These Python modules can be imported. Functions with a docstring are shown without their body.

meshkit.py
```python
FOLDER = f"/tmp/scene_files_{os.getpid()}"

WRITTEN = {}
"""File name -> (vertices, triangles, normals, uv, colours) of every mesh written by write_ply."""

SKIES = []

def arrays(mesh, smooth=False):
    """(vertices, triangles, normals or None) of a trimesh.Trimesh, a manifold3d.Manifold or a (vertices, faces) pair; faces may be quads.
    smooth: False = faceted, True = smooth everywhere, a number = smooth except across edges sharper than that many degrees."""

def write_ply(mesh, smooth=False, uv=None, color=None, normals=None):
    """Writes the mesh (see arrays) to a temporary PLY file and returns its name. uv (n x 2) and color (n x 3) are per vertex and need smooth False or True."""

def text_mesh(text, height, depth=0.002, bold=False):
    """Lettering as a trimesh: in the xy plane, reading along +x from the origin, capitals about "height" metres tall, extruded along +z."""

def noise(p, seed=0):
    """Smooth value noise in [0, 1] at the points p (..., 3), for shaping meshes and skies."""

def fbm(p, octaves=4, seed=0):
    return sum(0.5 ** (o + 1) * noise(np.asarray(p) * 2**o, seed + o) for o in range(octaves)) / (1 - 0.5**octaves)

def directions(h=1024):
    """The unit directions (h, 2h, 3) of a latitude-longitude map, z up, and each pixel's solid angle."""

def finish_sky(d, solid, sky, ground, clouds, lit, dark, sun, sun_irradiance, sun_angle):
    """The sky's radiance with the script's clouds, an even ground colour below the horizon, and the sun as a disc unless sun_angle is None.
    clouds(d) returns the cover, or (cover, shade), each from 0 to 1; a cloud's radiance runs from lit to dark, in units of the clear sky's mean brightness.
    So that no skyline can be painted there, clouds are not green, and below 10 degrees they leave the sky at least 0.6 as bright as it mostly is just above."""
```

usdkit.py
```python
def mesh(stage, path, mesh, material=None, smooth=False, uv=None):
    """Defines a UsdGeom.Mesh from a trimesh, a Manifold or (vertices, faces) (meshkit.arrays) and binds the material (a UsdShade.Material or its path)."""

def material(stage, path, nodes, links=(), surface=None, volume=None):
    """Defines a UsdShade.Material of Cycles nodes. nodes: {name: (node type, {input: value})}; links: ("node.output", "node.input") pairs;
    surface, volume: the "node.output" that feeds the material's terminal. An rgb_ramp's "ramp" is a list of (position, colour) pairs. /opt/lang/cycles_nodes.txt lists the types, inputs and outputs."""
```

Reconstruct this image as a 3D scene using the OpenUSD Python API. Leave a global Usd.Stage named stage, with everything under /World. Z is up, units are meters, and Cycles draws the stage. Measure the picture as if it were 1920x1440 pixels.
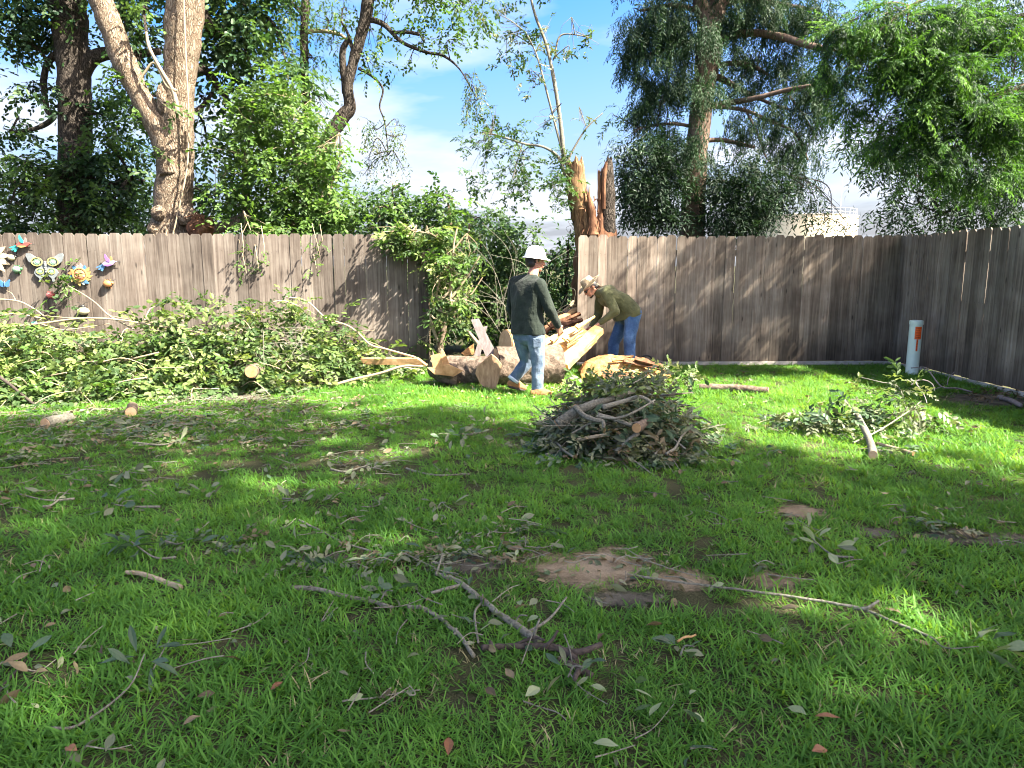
import math, numpy as np, trimesh, usdkit, meshkit
import manifold3d as MF
from shapely.geometry import Polygon, Point
from shapely import affinity
from pxr import Usd, UsdGeom, UsdLux, UsdShade, Gf, Sdf, Vt

stage = Usd.Stage.CreateInMemory()
UsdGeom.SetStageUpAxis(stage, "Z")
UsdGeom.SetStageMetersPerUnit(stage, 1.0)
UsdGeom.Xform.Define(stage, "/World")
UsdGeom.Scope.Define(stage, "/World/Looks")

# ------------------------------------------------------------------ camera
PITCH = math.radians(9.5)
EYE = np.array([0.0, 0.0, 1.45])
FPX = 1332.0                                   # focal length in pixels of a 1920 px wide picture
cam = UsdGeom.Camera.Define(stage, "/World/camera")
cam.CreateHorizontalApertureAttr(36.0)
cam.CreateFocalLengthAttr(36.0 * FPX / 1920)
cam.CreateClippingRangeAttr((0.05, 5000.0))
cam.AddTranslateOp().Set(Gf.Vec3d(*EYE))
cam.AddRotateXOp().Set(90 - math.degrees(PITCH))
cam.CreateExposureAttr(2.97)

# ------------------------------------------------------------------ sky and sun
SUN = np.array([0.60, -0.26, 0.75]); SUN /= np.linalg.norm(SUN)
ELEV, ROT = math.asin(SUN[2]), math.atan2(SUN[0], SUN[1])
sky_mat = usdkit.material(stage, "/World/Looks/sky", {
    "tc": ("texture_coordinate", {}),
    "sky": ("sky_texture", {"sky_type": "single_scattering", "sun_disc": False, "sun_elevation": ELEV, "sun_rotation": ROT,
                            "air_density": 0.75, "aerosol_density": 8.0, "ozone_density": 3.0}),
    "sep": ("separate_xyz", {}),
    "zc": ("math", {"math_type": "absolute"}),
    "za": ("math", {"math_type": "add", "value2": 0.16}),
    "dx": ("math", {"math_type": "divide"}), "dy": ("math", {"math_type": "divide"}),
    "cb": ("combine_xyz", {"z": 12.1}),
    "n": ("noise_texture", {"scale": 0.9, "detail": 7.0, "roughness": 0.52, "distortion": 0.2}),
    "r": ("rgb_ramp", {"ramp": [(0.0, (0, 0, 0)), (0.435, (0.0, 0.0, 0.0)), (0.53, (0.55, 0.55, 0.55)), (0.64, (0.95, 0.95, 0.95)), (1.0, (1, 1, 1))]}),
    "haze": ("map_range", {"from_min": 0.02, "from_max": 0.34, "to_min": 0.42, "to_max": 0.0, "clamp": True}),
    "cover": ("math", {"math_type": "maximum"}),
    "sat": ("hsv", {"saturation": 1.62, "value": 1.0}),
    "mix": ("mix", {"color2": (1.7, 1.8, 2.02)}),
    "bg": ("background_shader", {"strength": 0.086}),
}, [("tc.generated", "sky.vector"), ("tc.generated", "sep.vector"), ("sep.z", "zc.value1"), ("zc.value", "za.value1"),
    ("sep.x", "dx.value1"), ("za.value", "dx.value2"), ("sep.y", "dy.value1"), ("za.value", "dy.value2"),
    ("dx.value", "cb.x"), ("dy.value", "cb.y"), ("cb.vector", "n.vector"), ("n.fac", "r.fac"),
    ("sep.z", "haze.value"), ("r.color", "cover.value1"), ("haze.result", "cover.value2"),
    ("cover.value", "mix.fac"), ("sky.color", "sat.color"), ("sat.color", "mix.color1"), ("mix.color", "bg.color")], surface="bg.background")
dome = UsdLux.DomeLight.Define(stage, "/World/sky")
UsdShade.MaterialBindingAPI.Apply(dome.GetPrim()).Bind(sky_mat)
dome.GetPrim().SetCustomDataByKey("kind", "structure")
sun = UsdLux.DistantLight.Define(stage, "/World/sun")
sun.CreateIntensityAttr(1.25); sun.CreateAngleAttr(0.53); sun.CreateNormalizeAttr(True)
sun.CreateColorAttr(Gf.Vec3f(1.0, 0.93, 0.80))
_z = SUN; _x = np.cross([0, 0, 1.0], _z); _x /= np.linalg.norm(_x); _y = np.cross(_z, _x)
sun.AddTransformOp().Set(Gf.Matrix4d(*_x, 0, *_y, 0, *_z, 0, 0, 0, 0, 1))

# ------------------------------------------------------------------ helpers
FWD = np.array([0, math.cos(PITCH), -math.sin(PITCH)]); UP = np.array([0, math.sin(PITCH), math.cos(PITCH)])
def ray(px, py):
    return np.array([(px - 960) / FPX, 0, 0]) + UP * ((720 - py) / FPX) + FWD
def P(px, py, Y):                              # the point of a line of sight at depth Y
    d = ray(px, py); return EYE + d * (Y / d[1])
def G(px, py, z=0.0):                          # the point of a line of sight on the level z
    d = ray(px, py); return EYE + d * ((z - EYE[2]) / d[2])
def pxm(Y): return FPX / (Y * 1.0)             # pixels per metre, roughly

_used = {}
def numbered(parent, name):
    k = (parent, name); n = _used.get(k, 0); _used[k] = n + 1
    return f"{parent}/{name}" + (f"_{n:03d}" if n else "")
def tag(prim, label=None, cat=None, group=None, kind=None):
    for k, v in (("label", label), ("category", cat), ("group", group), ("kind", kind)):
        if v: prim.SetCustomDataByKey(k, v)
class Thing:
    """An Xform at the thing's base; its parts are given in world coordinates."""
    def __init__(s, name, label, cat, base=(0, 0, 0), group=None, kind=None):
        s.base = np.array(base, float); s.path = numbered("/World", name)
        x = UsdGeom.Xform.Define(stage, s.path); x.AddTranslateOp().Set(Gf.Vec3d(*map(float, s.base)))
        s.prim = x.GetPrim(); tag(s.prim, label, cat, group, kind)
    def part(s, name, mesh, mat, parent=None, smooth=False, label=None, kind=None):
        v, f = vf(mesh)
        p = usdkit.mesh(stage, numbered(parent or s.path, name), (v - s.base, f), mat, smooth)
        tag(p.GetPrim(), label, None, None, kind)
        return str(p.GetPath())
def vf(mesh):
    if hasattr(mesh, "to_mesh"):
        m = mesh.to_mesh(); return np.array(m.vert_properties[:, :3], float), np.array(m.tri_verts, int)
    if isinstance(mesh, (tuple, list)):
        v, f = np.asarray(mesh[0], float), np.asarray(mesh[1], int)
        if f.shape[1] == 4: f = np.vstack([f[:, [0, 1, 2]], f[:, [0, 2, 3]]])
        return v, f
    return np.array(mesh.vertices, float), np.array(mesh.faces, int)
def cat(ms):
    vs, fs, n = [], [], 0
    for m in ms:
        v, f = vf(m); vs.append(v); fs.append(f + n); n += len(v)
    return np.vstack(vs), np.vstack(fs)
def solo(name, mesh, mat, label=None, cat_=None, group=None, kind=None, smooth=False):
    v, f = vf(mesh)
    base = np.array([(v[:, 0].min() + v[:, 0].max()) / 2, (v[:, 1].min() + v[:, 1].max()) / 2, v[:, 2].min()]) if kind != "structure" else np.zeros(3)
    p = usdkit.mesh(stage, numbered("/World", name), (v - base, f), mat, smooth)
    UsdGeom.Xformable(p).AddTranslateOp().Set(Gf.Vec3d(*map(float, base)))
    tag(p.GetPrim(), label, cat_, group, kind); return p

def box(c, size, R=None):
    b = trimesh.creation.box(size); v = b.vertices @ (np.eye(3) if R is None else R).T + np.asarray(c); return v, np.array(b.faces)
def rotz(a): c, s = math.cos(a), math.sin(a); return np.array([[c, -s, 0], [s, c, 0], [0, 0, 1.0]])
def roty(a): c, s = math.cos(a), math.sin(a); return np.array([[c, 0, s], [0, 1, 0], [-s, 0, c]])
def rotx(a): c, s = math.cos(a), math.sin(a); return np.array([[1, 0, 0], [0, c, -s], [0, s, c]])
def unit(a): a = np.asarray(a, float); return a / (np.linalg.norm(a, axis=-1, keepdims=True) + 1e-12)

def spline(pts, n=8):
    """Catmull-Rom through the rows of pts (any number of columns)."""
    p = np.asarray(pts, float)
    if len(p) < 3: return np.array([p[0] + (p[-1] - p[0]) * t for t in np.linspace(0, 1, n + 1)])
    q = np.vstack([2 * p[0] - p[1], p, 2 * p[-1] - p[-2]]); out = []
    for i in range(len(p) - 1):
        a, b, c, d = q[i:i + 4]
        for t in np.arange(n) / n:
            out.append(0.5 * (2 * b + (c - a) * t + (2 * a - 5 * b + 4 * c - d) * t * t + (3 * b - a - 3 * c + d) * t ** 3))
    return np.array(out + [p[-1]])
def tube(path, radii, sides=8, rough=0.0, seed=0, freq=6.0, caps=True, ridges=0):
    p = np.asarray(path, float); r = np.broadcast_to(np.asarray(radii, float), (len(p),))
    t = unit(np.gradient(p, axis=0)); a = np.zeros_like(p)
    u = np.cross(t[0], [0, 0, 1.0] if abs(t[0][2]) < 0.9 else [1.0, 0, 0]); u = unit(u)
    for i in range(len(p)):
        u = unit(u - t[i] * (u @ t[i])); a[i] = u
    b = np.cross(t, a); ang = np.arange(sides) * 2 * np.pi / sides
    ring = np.cos(ang)[None, :, None] * a[:, None] + np.sin(ang)[None, :, None] * b[:, None]
    R = r[:, None, None] * np.ones((1, sides, 1))
    if rough:
        q = p[:, None] + ring * R
        R = R * (1 + rough * (2 * meshkit.fbm(q * freq + seed * 7.3, 3, seed)[..., None] - 1))
    if ridges: R = R * (1 + 0.05 * np.sin(ang * ridges + seed)[None, :, None])
    v = (p[:, None] + ring * R).reshape(-1, 3)
    i, j = np.meshgrid(np.arange(len(p) - 1), np.arange(sides), indexing="ij")
    q = np.stack([i * sides + j, i * sides + (j + 1) % sides, (i + 1) * sides + (j + 1) % sides, (i + 1) * sides + j], -1).reshape(-1, 4)
    f = np.vstack([q[:, [0, 1, 2]], q[:, [0, 2, 3]]])
    if caps:
        n = len(v); v = np.vstack([v, p[0], p[-1]])
        k = np.arange(sides); kk = (k + 1) % sides; e = (len(p) - 1) * sides
        f = np.vstack([f, np.stack([kk, k, np.full(sides, n)], 1), np.stack([e + k, e + kk, np.full(sides, n + 1)], 1)])
    return v, f
def stick(pts, r0, r1, n=5, sides=6, rough=0.12, seed=0, wob=0.0):
    q = spline(pts, n)
    if wob:
        rr = np.random.default_rng(seed); w = rr.normal(0, wob, q.shape); w[0] = 0; w[-1] = 0; q = q + w
    return tube(q, np.linspace(r0, r1, len(q)), sides, rough, seed, 15)
def extr(poly, depth):
    gs = getattr(poly, "geoms", [poly])
    return cat([trimesh.creation.extrude_polygon(g, depth, engine="earcut") for g in gs])

def leaves(pos, dirs, nrm, L, W, curl=0.15, fold=0.25, sec=2):
    """Leaf blades: pos, dirs, nrm (n,3); L, W (n,). sec 1: 4 triangles each, sec 2: 8."""
    n = len(pos); d = unit(dirs); s = unit(np.cross(d, nrm)); u = np.cross(s, d)
    L = np.broadcast_to(L, (n,))[:, None]; W = np.broadcast_to(W, (n,))[:, None]; curl = np.broadcast_to(curl, (n,))[:, None]
    def at(t, w, lift): return pos + d * L * t + s * W * w * 0.5 + u * (L * -curl * t * t + np.abs(w) * W * fold * 0.5 + lift)
    if sec == 1:
        V = np.stack([at(0, 0, 0), at(.5, -1, 0), at(.55, 0, 0), at(.5, 1, 0), at(1, 0, 0)], 1)
        F = np.array([[0, 1, 2], [0, 2, 3], [1, 4, 2], [2, 4, 3]])
    else:
        V = np.stack([at(0, 0, 0), at(.35, -.85, 0), at(.35, 0, 0), at(.35, .85, 0), at(.72, -.9, 0), at(.72, 0, 0), at(.72, .9, 0), at(1, 0, 0)], 1)
        F = np.array([[0, 1, 2], [0, 2, 3], [1, 4, 5], [1, 5, 2], [2, 5, 6], [2, 6, 3], [4, 7, 5], [5, 7, 6]])
    k = V.shape[1]
    return V.reshape(-1, 3), (F[None] + (np.arange(n) * k)[:, None, None]).reshape(-1, 3)

def leaf_hd(pos, d, nrm, L, W, curl=.2, fold=.14, wide=.58, wav=.0, n=7):
    """One leaf with a smooth outline; wide: where along it the blade is widest."""
    d = unit(d); s = unit(np.cross(d, nrm)); u = np.cross(s, d); t = np.linspace(0, 1, n)[:, None]
    w = np.where(t < wide, np.sin(np.pi / 2 * np.clip(t / wide, 0, 1)) ** 1.25, np.cos(np.pi / 2 * np.clip((t - wide) / (1 - wide), 0, 1)) ** .8); w = np.maximum(w, .06 * (1 - t))
    mid = pos + d * L * t - u * L * curl * t * t; e = W * w / 2; lift = u * (e * fold * 2 + wav * W * np.sin(t * 9 + L * 200))
    V = np.stack([mid - s * e + lift, mid, mid + s * e + lift * .8], 1).reshape(-1, 3); i = np.arange(n - 1)[:, None] * 3
    F = np.concatenate([i + [0, 3, 4], i + [0, 4, 1], i + [1, 4, 5], i + [1, 5, 2]]); return V, F
def instancer(path, protos, mats, pos, quats, scales, idx, kind="stuff"):
    pi = UsdGeom.PointInstancer.Define(stage, path)
    rel = pi.CreatePrototypesRel()
    for k, (m, mt) in enumerate(zip(protos, mats)):
        q = usdkit.mesh(stage, f"{path}/shape_{k:03d}" if k else f"{path}/shape", m, mt)
        rel.AddTarget(q.GetPath())
    pi.CreatePositionsAttr(Vt.Vec3fArray.FromNumpy(np.asarray(pos, np.float32)))
    pi.CreateScalesAttr(Vt.Vec3fArray.FromNumpy(np.repeat(np.asarray(scales, np.float32)[:, None], 3, 1)))
    pi.CreateOrientationsAttr(Vt.QuathArray([Gf.Quath(float(a), float(b), float(c), float(d)) for a, b, c, d in quats]))
    pi.CreateProtoIndicesAttr(Vt.IntArray.FromNumpy(np.asarray(idx, np.int32)))
    if kind: tag(pi.GetPrim(), kind=kind)
    return pi
def quat_from_axes(X, Z):
    """Quaternions (w,x,y,z) turning local +x to X and local +z near Z."""
    X = unit(X); Y = unit(np.cross(Z, X)); Z = np.cross(X, Y)
    from scipy.spatial.transform import Rotation
    q = Rotation.from_matrix(np.stack([X, Y, Z], -1)).as_quat()
    return q[:, [3, 0, 1, 2]]

# ------------------------------------------------------------------ materials
def mat(name, nodes, links, surface="p.BSDF"): return usdkit.material(stage, "/World/Looks/" + name, nodes, links, surface=surface)
def plain(name, col, rough=0.6, spec=0.3, noise=0.0, scale=30.0, bump=0.0, **kw):
    c2 = tuple(x * (1 - noise) for x in col); c1 = tuple(min(1, x * (1 + noise)) for x in col)
    return mat(name, {"g": ("geometry", {}), "n": ("noise_texture", {"scale": scale, "detail": 4.0, "roughness": .6}),
        "r": ("rgb_ramp", {"ramp": [(0.3, c2), (0.7, c1)]}), "b": ("bump", {"strength": bump, "distance": 0.01}),
        "p": ("principled_bsdf", {"roughness": rough, "specular_ior_level": spec, **kw})},
        [("g.position", "n.vector"), ("n.fac", "r.fac"), ("r.color", "p.base_color"), ("n.fac", "b.height"), ("b.normal", "p.normal")])
def leafmat(name, ramp, trans=0.35, tcol=None, rough=0.5, spec=0.25, back=None):
    """ramp: colours over a per-leaf and per-spray random number."""
    tr = [(p, tuple(min(1, x * k) for x, k in zip(c, (1.5, 1.6, 0.75)))) for p, c in ramp]
    return mat(name, {"g": ("geometry", {}), "o": ("object_info", {}),
        "m1": ("math", {"math_type": "multiply_add", "value2": 0.5}), "m2": ("math", {"math_type": "multiply", "value2": 0.5}),
        "r": ("rgb_ramp", {"ramp": ramp}), "t": ("rgb_ramp", {"ramp": tr}),
        "p": ("principled_bsdf", {"roughness": rough, "specular_ior_level": spec}), "tl": ("translucent_bsdf", {}),
        "mx": ("mix_closure", {"fac": trans})},
        [("g.random_per_island", "m1.value1"), ("o.random", "m2.value1"), ("m2.value", "m1.value3"), ("m1.value", "r.fac"), ("m1.value", "t.fac"),
         ("r.color", "p.base_color"), ("t.color", "tl.color"), ("p.BSDF", "mx.closure1"), ("tl.BSDF", "mx.closure2")], "mx.closure")
def barkmat(name, ramp, scale=(14, 14, 3.5), fine=40.0, bump=0.6, rough=0.9, dist=0.02):
    return mat(name, {"g": ("geometry", {}), "mp": ("mapping", {"scale": scale}),
        "n": ("noise_texture", {"scale": 1.0, "detail": 6.0, "roughness": .65, "distortion": .4}),
        "n2": ("noise_texture", {"scale": 1.7, "detail": 3.0}),
        "mx": ("mix_float", {"fac": 0.35}),
        "r": ("rgb_ramp", {"ramp": ramp}), "b": ("bump", {"strength": bump, "distance": dist}),
        "p": ("principled_bsdf", {"roughness": rough, "specular_ior_level": .15})},
        [("g.position", "mp.vector"), ("mp.vector", "n.vector"), ("g.position", "n2.vector"), ("n.fac", "mx.a"), ("n2.fac", "mx.b"),
         ("mx.result", "r.fac"), ("r.color", "p.base_color"), ("n.fac", "b.height"), ("b.normal", "p.normal")])

M = {}
def furrowbark(name, ramp, sx=16, sz=2.2, dist=.035):
    """Ridged bark: stretched cells make furrows, noise the grain."""
    return mat(name, {"g": ("geometry", {}), "w": ("noise_texture", {"scale": 5.0, "detail": 3.0}), "wm": ("mix", {"mix_type": "linear_light", "fac": .10}), "mp": ("mapping", {"scale": (sx, sx, sz)}),
        "v": ("voronoi_texture", {"scale": 1.0, "feature": "distance_to_edge"}), "mr": ("map_range", {"from_min": .0, "from_max": .22, "clamp": True}), "mp2": ("mapping", {"scale": (30, 30, 9)}),
        "n": ("noise_texture", {"scale": 1.0, "detail": 6.0, "roughness": .7}), "mx": ("mix_float", {"fac": .5}), "r": ("rgb_ramp", {"ramp": ramp}), "b": ("bump", {"strength": 1.0, "distance": dist}),
        "p": ("principled_bsdf", {"roughness": .92, "specular_ior_level": .1})},
        [("g.position", "w.vector"), ("g.position", "wm.color1"), ("w.color", "wm.color2"), ("wm.color", "mp.vector"), ("mp.vector", "v.vector"), ("v.distance", "mr.value"), ("g.position", "mp2.vector"), ("mp2.vector", "n.vector"),
         ("mr.result", "mx.a"), ("n.fac", "mx.b"), ("mx.result", "r.fac"), ("r.color", "p.base_color"), ("mx.result", "b.height"), ("b.normal", "p.normal")])
# weathered cedar: grain along z, each picket its own tone
def fencemat(name, tone):
    t = lambda c: tuple(x * y for x, y in zip(c, tone))
    return mat(name, {"g": ("geometry", {}), "o": ("object_info", {}), "s": ("separate_xyz", {}),
        "kmp": ("mapping", {"scale": (9, 9, 2.6)}), "kv": ("voronoi_texture", {"scale": 1.0, "feature": "f1"}), "km": ("map_range", {"from_min": .05, "from_max": .13, "to_min": .35, "to_max": 1.0, "clamp": True}), "kk": ("math", {"math_type": "multiply"}),
        "off": ("math", {"math_type": "multiply", "value2": 37.0}), "zz": ("math", {"math_type": "multiply", "value2": 0.045}),
        "xx": ("math", {"math_type": "add"}), "cb": ("combine_xyz", {}),
        "n": ("noise_texture", {"scale": 34.0, "detail": 5.0, "roughness": .62, "distortion": .5}),
        "n2": ("noise_texture", {"scale": 2.3, "detail": 4.0, "roughness": .6}),
        "mx": ("mix_float", {"fac": .42}),
        "r": ("rgb_ramp", {"ramp": [(.30, t((.040, .031, .026))), (.46, t((.108, .088, .074))), (.58, t((.165, .142, .122))), (.75, t((.245, .218, .195)))]}),
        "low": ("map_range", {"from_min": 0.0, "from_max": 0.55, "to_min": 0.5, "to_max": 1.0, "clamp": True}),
        "v": ("map_range", {"to_min": 0.62, "to_max": 1.22}), "vv": ("math", {"math_type": "multiply"}),
        "hv": ("hsv", {}), "b": ("bump", {"strength": .5, "distance": .004}),
        "p": ("principled_bsdf", {"roughness": .85, "specular_ior_level": .2})},
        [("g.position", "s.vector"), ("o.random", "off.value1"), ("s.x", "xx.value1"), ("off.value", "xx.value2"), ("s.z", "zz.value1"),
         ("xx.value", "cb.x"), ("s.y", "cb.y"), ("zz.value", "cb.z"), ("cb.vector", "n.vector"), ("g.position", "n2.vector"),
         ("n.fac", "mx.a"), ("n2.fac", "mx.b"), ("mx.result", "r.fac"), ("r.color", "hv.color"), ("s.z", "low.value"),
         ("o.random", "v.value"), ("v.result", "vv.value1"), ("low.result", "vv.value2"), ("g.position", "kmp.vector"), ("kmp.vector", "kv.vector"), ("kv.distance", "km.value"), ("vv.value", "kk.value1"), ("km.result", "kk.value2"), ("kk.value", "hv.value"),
         ("hv.color", "p.base_color"), ("n.fac", "b.height"), ("b.normal", "p.normal")])
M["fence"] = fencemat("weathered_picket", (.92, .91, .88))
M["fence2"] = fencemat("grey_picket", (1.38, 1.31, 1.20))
M["rail"] = plain("rail_wood", (.20, .15, .11), .9, .15, .3, 12)
M["base"] = plain("base_board_wood", (.36, .33, .29), .85, .2, .25, 12)
M["bark_tan"] = furrowbark("tan_bark", [(.18, (.04, .028, .02)), (.34, (.12, .085, .058)), (.55, (.155, .122, .086)), (.78, (.21, .17, .125))], 40, 5.5, .02)
M["bark_dark"] = furrowbark("dark_bark", [(.18, (.012, .010, .008)), (.4, (.030, .025, .020)), (.7, (.065, .054, .044))], 34, 5, .02)
M["bark_cedar"] = barkmat("cedar_bark", [(.3, (.045, .032, .025)), (.5, (.125, .088, .066)), (.72, (.215, .165, .128))], (26, 26, 1.6), bump=.7)
M["bark_log"] = barkmat("log_bark", [(.34, (.045, .033, .024)), (.48, (.115, .086, .064)), (.6, (.165, .128, .098)), (.75, (.23, .185, .148))], (22, 22, 22), bump=.9, dist=.02)
M["twig"] = barkmat("twig_bark", [(.34, (.055, .05, .038)), (.5, (.15, .14, .108)), (.6, (.21, .20, .155)), (.72, (.36, .36, .30))], (75, 75, 75), bump=.8, dist=.006)
M["twig_pale"] = barkmat("pale_twig_bark", [(.3, (.13, .10, .065)), (.5, (.27, .215, .14)), (.72, (.42, .35, .24))], (60, 60, 60), bump=.3, dist=.006)
M["twig_dark"] = barkmat("dark_twig_bark", [(.3, (.022, .018, .015)), (.55, (.07, .055, .045)), (.75, (.22, .19, .16))], (40, 40, 40), bump=.6, dist=.008)
M["wood"] = barkmat("fresh_split_wood", [(.3, (.14, .07, .028)), (.46, (.29, .17, .075)), (.6, (.40, .25, .12)), (.8, (.50, .35, .19))], (9, 9, 9), bump=.5, dist=.015)
M["wood_pale"] = barkmat("pale_split_wood", [(.3, (.26, .14, .045)), (.46, (.50, .33, .13)), (.7, (.66, .50, .25))], (7, 7, 7), bump=.4, dist=.012)
M["wood_torn"] = barkmat("torn_fibrous_wood", [(.36, (.03, .016, .009)), (.46, (.12, .07, .036)), (.58, (.24, .15, .075)), (.75, (.35, .235, .12))], (34, 34, 3.0), bump=1.0, dist=.03)
M["wood_orange"] = barkmat("rotten_orange_wood", [(.32, (.06, .025, .01)), (.45, (.25, .13, .05)), (.6, (.45, .27, .10)), (.8, (.56, .38, .15))], (13, 13, 13), bump=.9, dist=.03)
M["wood_red"] = barkmat("reddish_heart_wood", [(.32, (.03, .014, .009)), (.48, (.12, .058, .032)), (.65, (.24, .13, .07)), (.82, (.36, .225, .13))], (16, 16, 5), bump=.9, dist=.02)
M["wood_grey"] = barkmat("grey_old_board", [(.3, (.09, .072, .068)), (.5, (.17, .145, .138)), (.7, (.25, .22, .21))], (30, 30, 6), bump=.4, dist=.006)
M["cut"] = barkmat("cut_end_wood", [(.3, (.34, .20, .10)), (.5, (.42, .285, .165)), (.7, (.54, .39, .24))], (25, 25, 25), bump=.2, dist=.004)
M["slice"] = barkmat("sawn_slab_face", [(.3, (.12, .07, .04)), (.45, (.26, .165, .095)), (.6, (.38, .26, .155)), (.8, (.46, .33, .21))], (30, 9, 7), bump=.6, dist=.01)
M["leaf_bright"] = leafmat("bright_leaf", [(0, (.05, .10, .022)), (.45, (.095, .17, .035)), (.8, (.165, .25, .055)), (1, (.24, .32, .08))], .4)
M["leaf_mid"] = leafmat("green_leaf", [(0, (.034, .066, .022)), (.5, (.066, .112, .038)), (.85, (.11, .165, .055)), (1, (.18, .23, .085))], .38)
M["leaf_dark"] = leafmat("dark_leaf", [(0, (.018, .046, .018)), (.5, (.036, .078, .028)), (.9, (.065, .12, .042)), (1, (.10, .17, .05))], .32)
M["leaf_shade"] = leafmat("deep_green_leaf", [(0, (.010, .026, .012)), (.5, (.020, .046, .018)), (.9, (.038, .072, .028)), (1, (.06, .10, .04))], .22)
M["leaf_pile"] = leafmat("wilting_leaf", [(0, (.05, .085, .026)), (.3, (.11, .155, .044)), (.6, (.19, .225, .072)), (.82, (.28, .30, .14)), (1, (.34, .29, .17))], .3, rough=.5)
M["leaf_oak"] = leafmat("olive_leaf", [(0, (.07, .085, .045)), (.4, (.15, .165, .095)), (.75, (.25, .255, .165)), (1, (.38, .36, .26))], .22, rough=.5, spec=.3)
M["leaf_sprig"] = leafmat("sprig_leaf", [(0, (.03, .06, .03)), (.5, (.065, .105, .052)), (.85, (.14, .175, .095)), (1, (.26, .27, .17))], .2, rough=.45, spec=.3)
M["leaf_pale"] = leafmat("pale_underside_leaf", [(0, (.16, .20, .10)), (.6, (.26, .29, .165)), (1, (.36, .36, .22))], .25)
M["leaf_brown"] = leafmat("dry_leaf", [(0, (.075, .052, .028)), (.4, (.16, .125, .07)), (.75, (.26, .215, .13)), (1, (.36, .29, .18))], .15, rough=.6)
M["leaf_rust"] = leafmat("rust_leaf", [(0, (.12, .05, .025)), (.5, (.21, .10, .05)), (1, (.32, .18, .10))], .15, rough=.55)
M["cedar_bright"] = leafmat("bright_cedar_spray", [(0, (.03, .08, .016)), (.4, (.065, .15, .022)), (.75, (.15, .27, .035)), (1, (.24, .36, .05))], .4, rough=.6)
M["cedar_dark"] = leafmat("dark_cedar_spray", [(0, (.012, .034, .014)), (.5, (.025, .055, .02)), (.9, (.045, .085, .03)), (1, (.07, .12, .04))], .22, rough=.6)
GR = [(0, (.055, .15, .022)), (.35, (.095, .235, .034)), (.7, (.15, .30, .044)), (.92, (.23, .35, .07)), (1, (.38, .37, .18))]
M["grass"] = mat("grass_blade", {"g": ("geometry", {}), "o": ("object_info", {}), "n": ("noise_texture", {"scale": .9, "detail": 5.0, "roughness": .6}), "nm": ("map_range", {"from_min": .3, "from_max": .7, "to_min": -.28, "to_max": .28}),
    "m1": ("math", {"math_type": "multiply_add", "value2": .55}), "m2": ("math", {"math_type": "multiply", "value2": .45}), "a": ("math", {"math_type": "add", "use_clamp": True}),
    "r": ("rgb_ramp", {"ramp": GR}), "t": ("rgb_ramp", {"ramp": [(p, (min(1, c[0] * 2.0), min(1, c[1] * 1.5), c[2] * .7)) for p, c in GR]}),
    "p": ("principled_bsdf", {"roughness": .5, "specular_ior_level": .2}), "tl": ("translucent_bsdf", {}), "mx": ("mix_closure", {"fac": .45})},
    [("g.random_per_island", "m1.value1"), ("o.random", "m2.value1"), ("m2.value", "m1.value3"), ("g.position", "n.vector"), ("n.fac", "nm.value"), ("m1.value", "a.value1"), ("nm.result", "a.value2"), ("a.value", "r.fac"), ("a.value", "t.fac"),
     ("r.color", "p.base_color"), ("t.color", "tl.color"), ("p.BSDF", "mx.closure1"), ("tl.BSDF", "mx.closure2")], "mx.closure")
M["grass_dry"] = leafmat("dry_grass_blade", [(0, (.16, .15, .07)), (.5, (.30, .26, .14)), (1, (.42, .36, .21))], .25, rough=.6)
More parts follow.
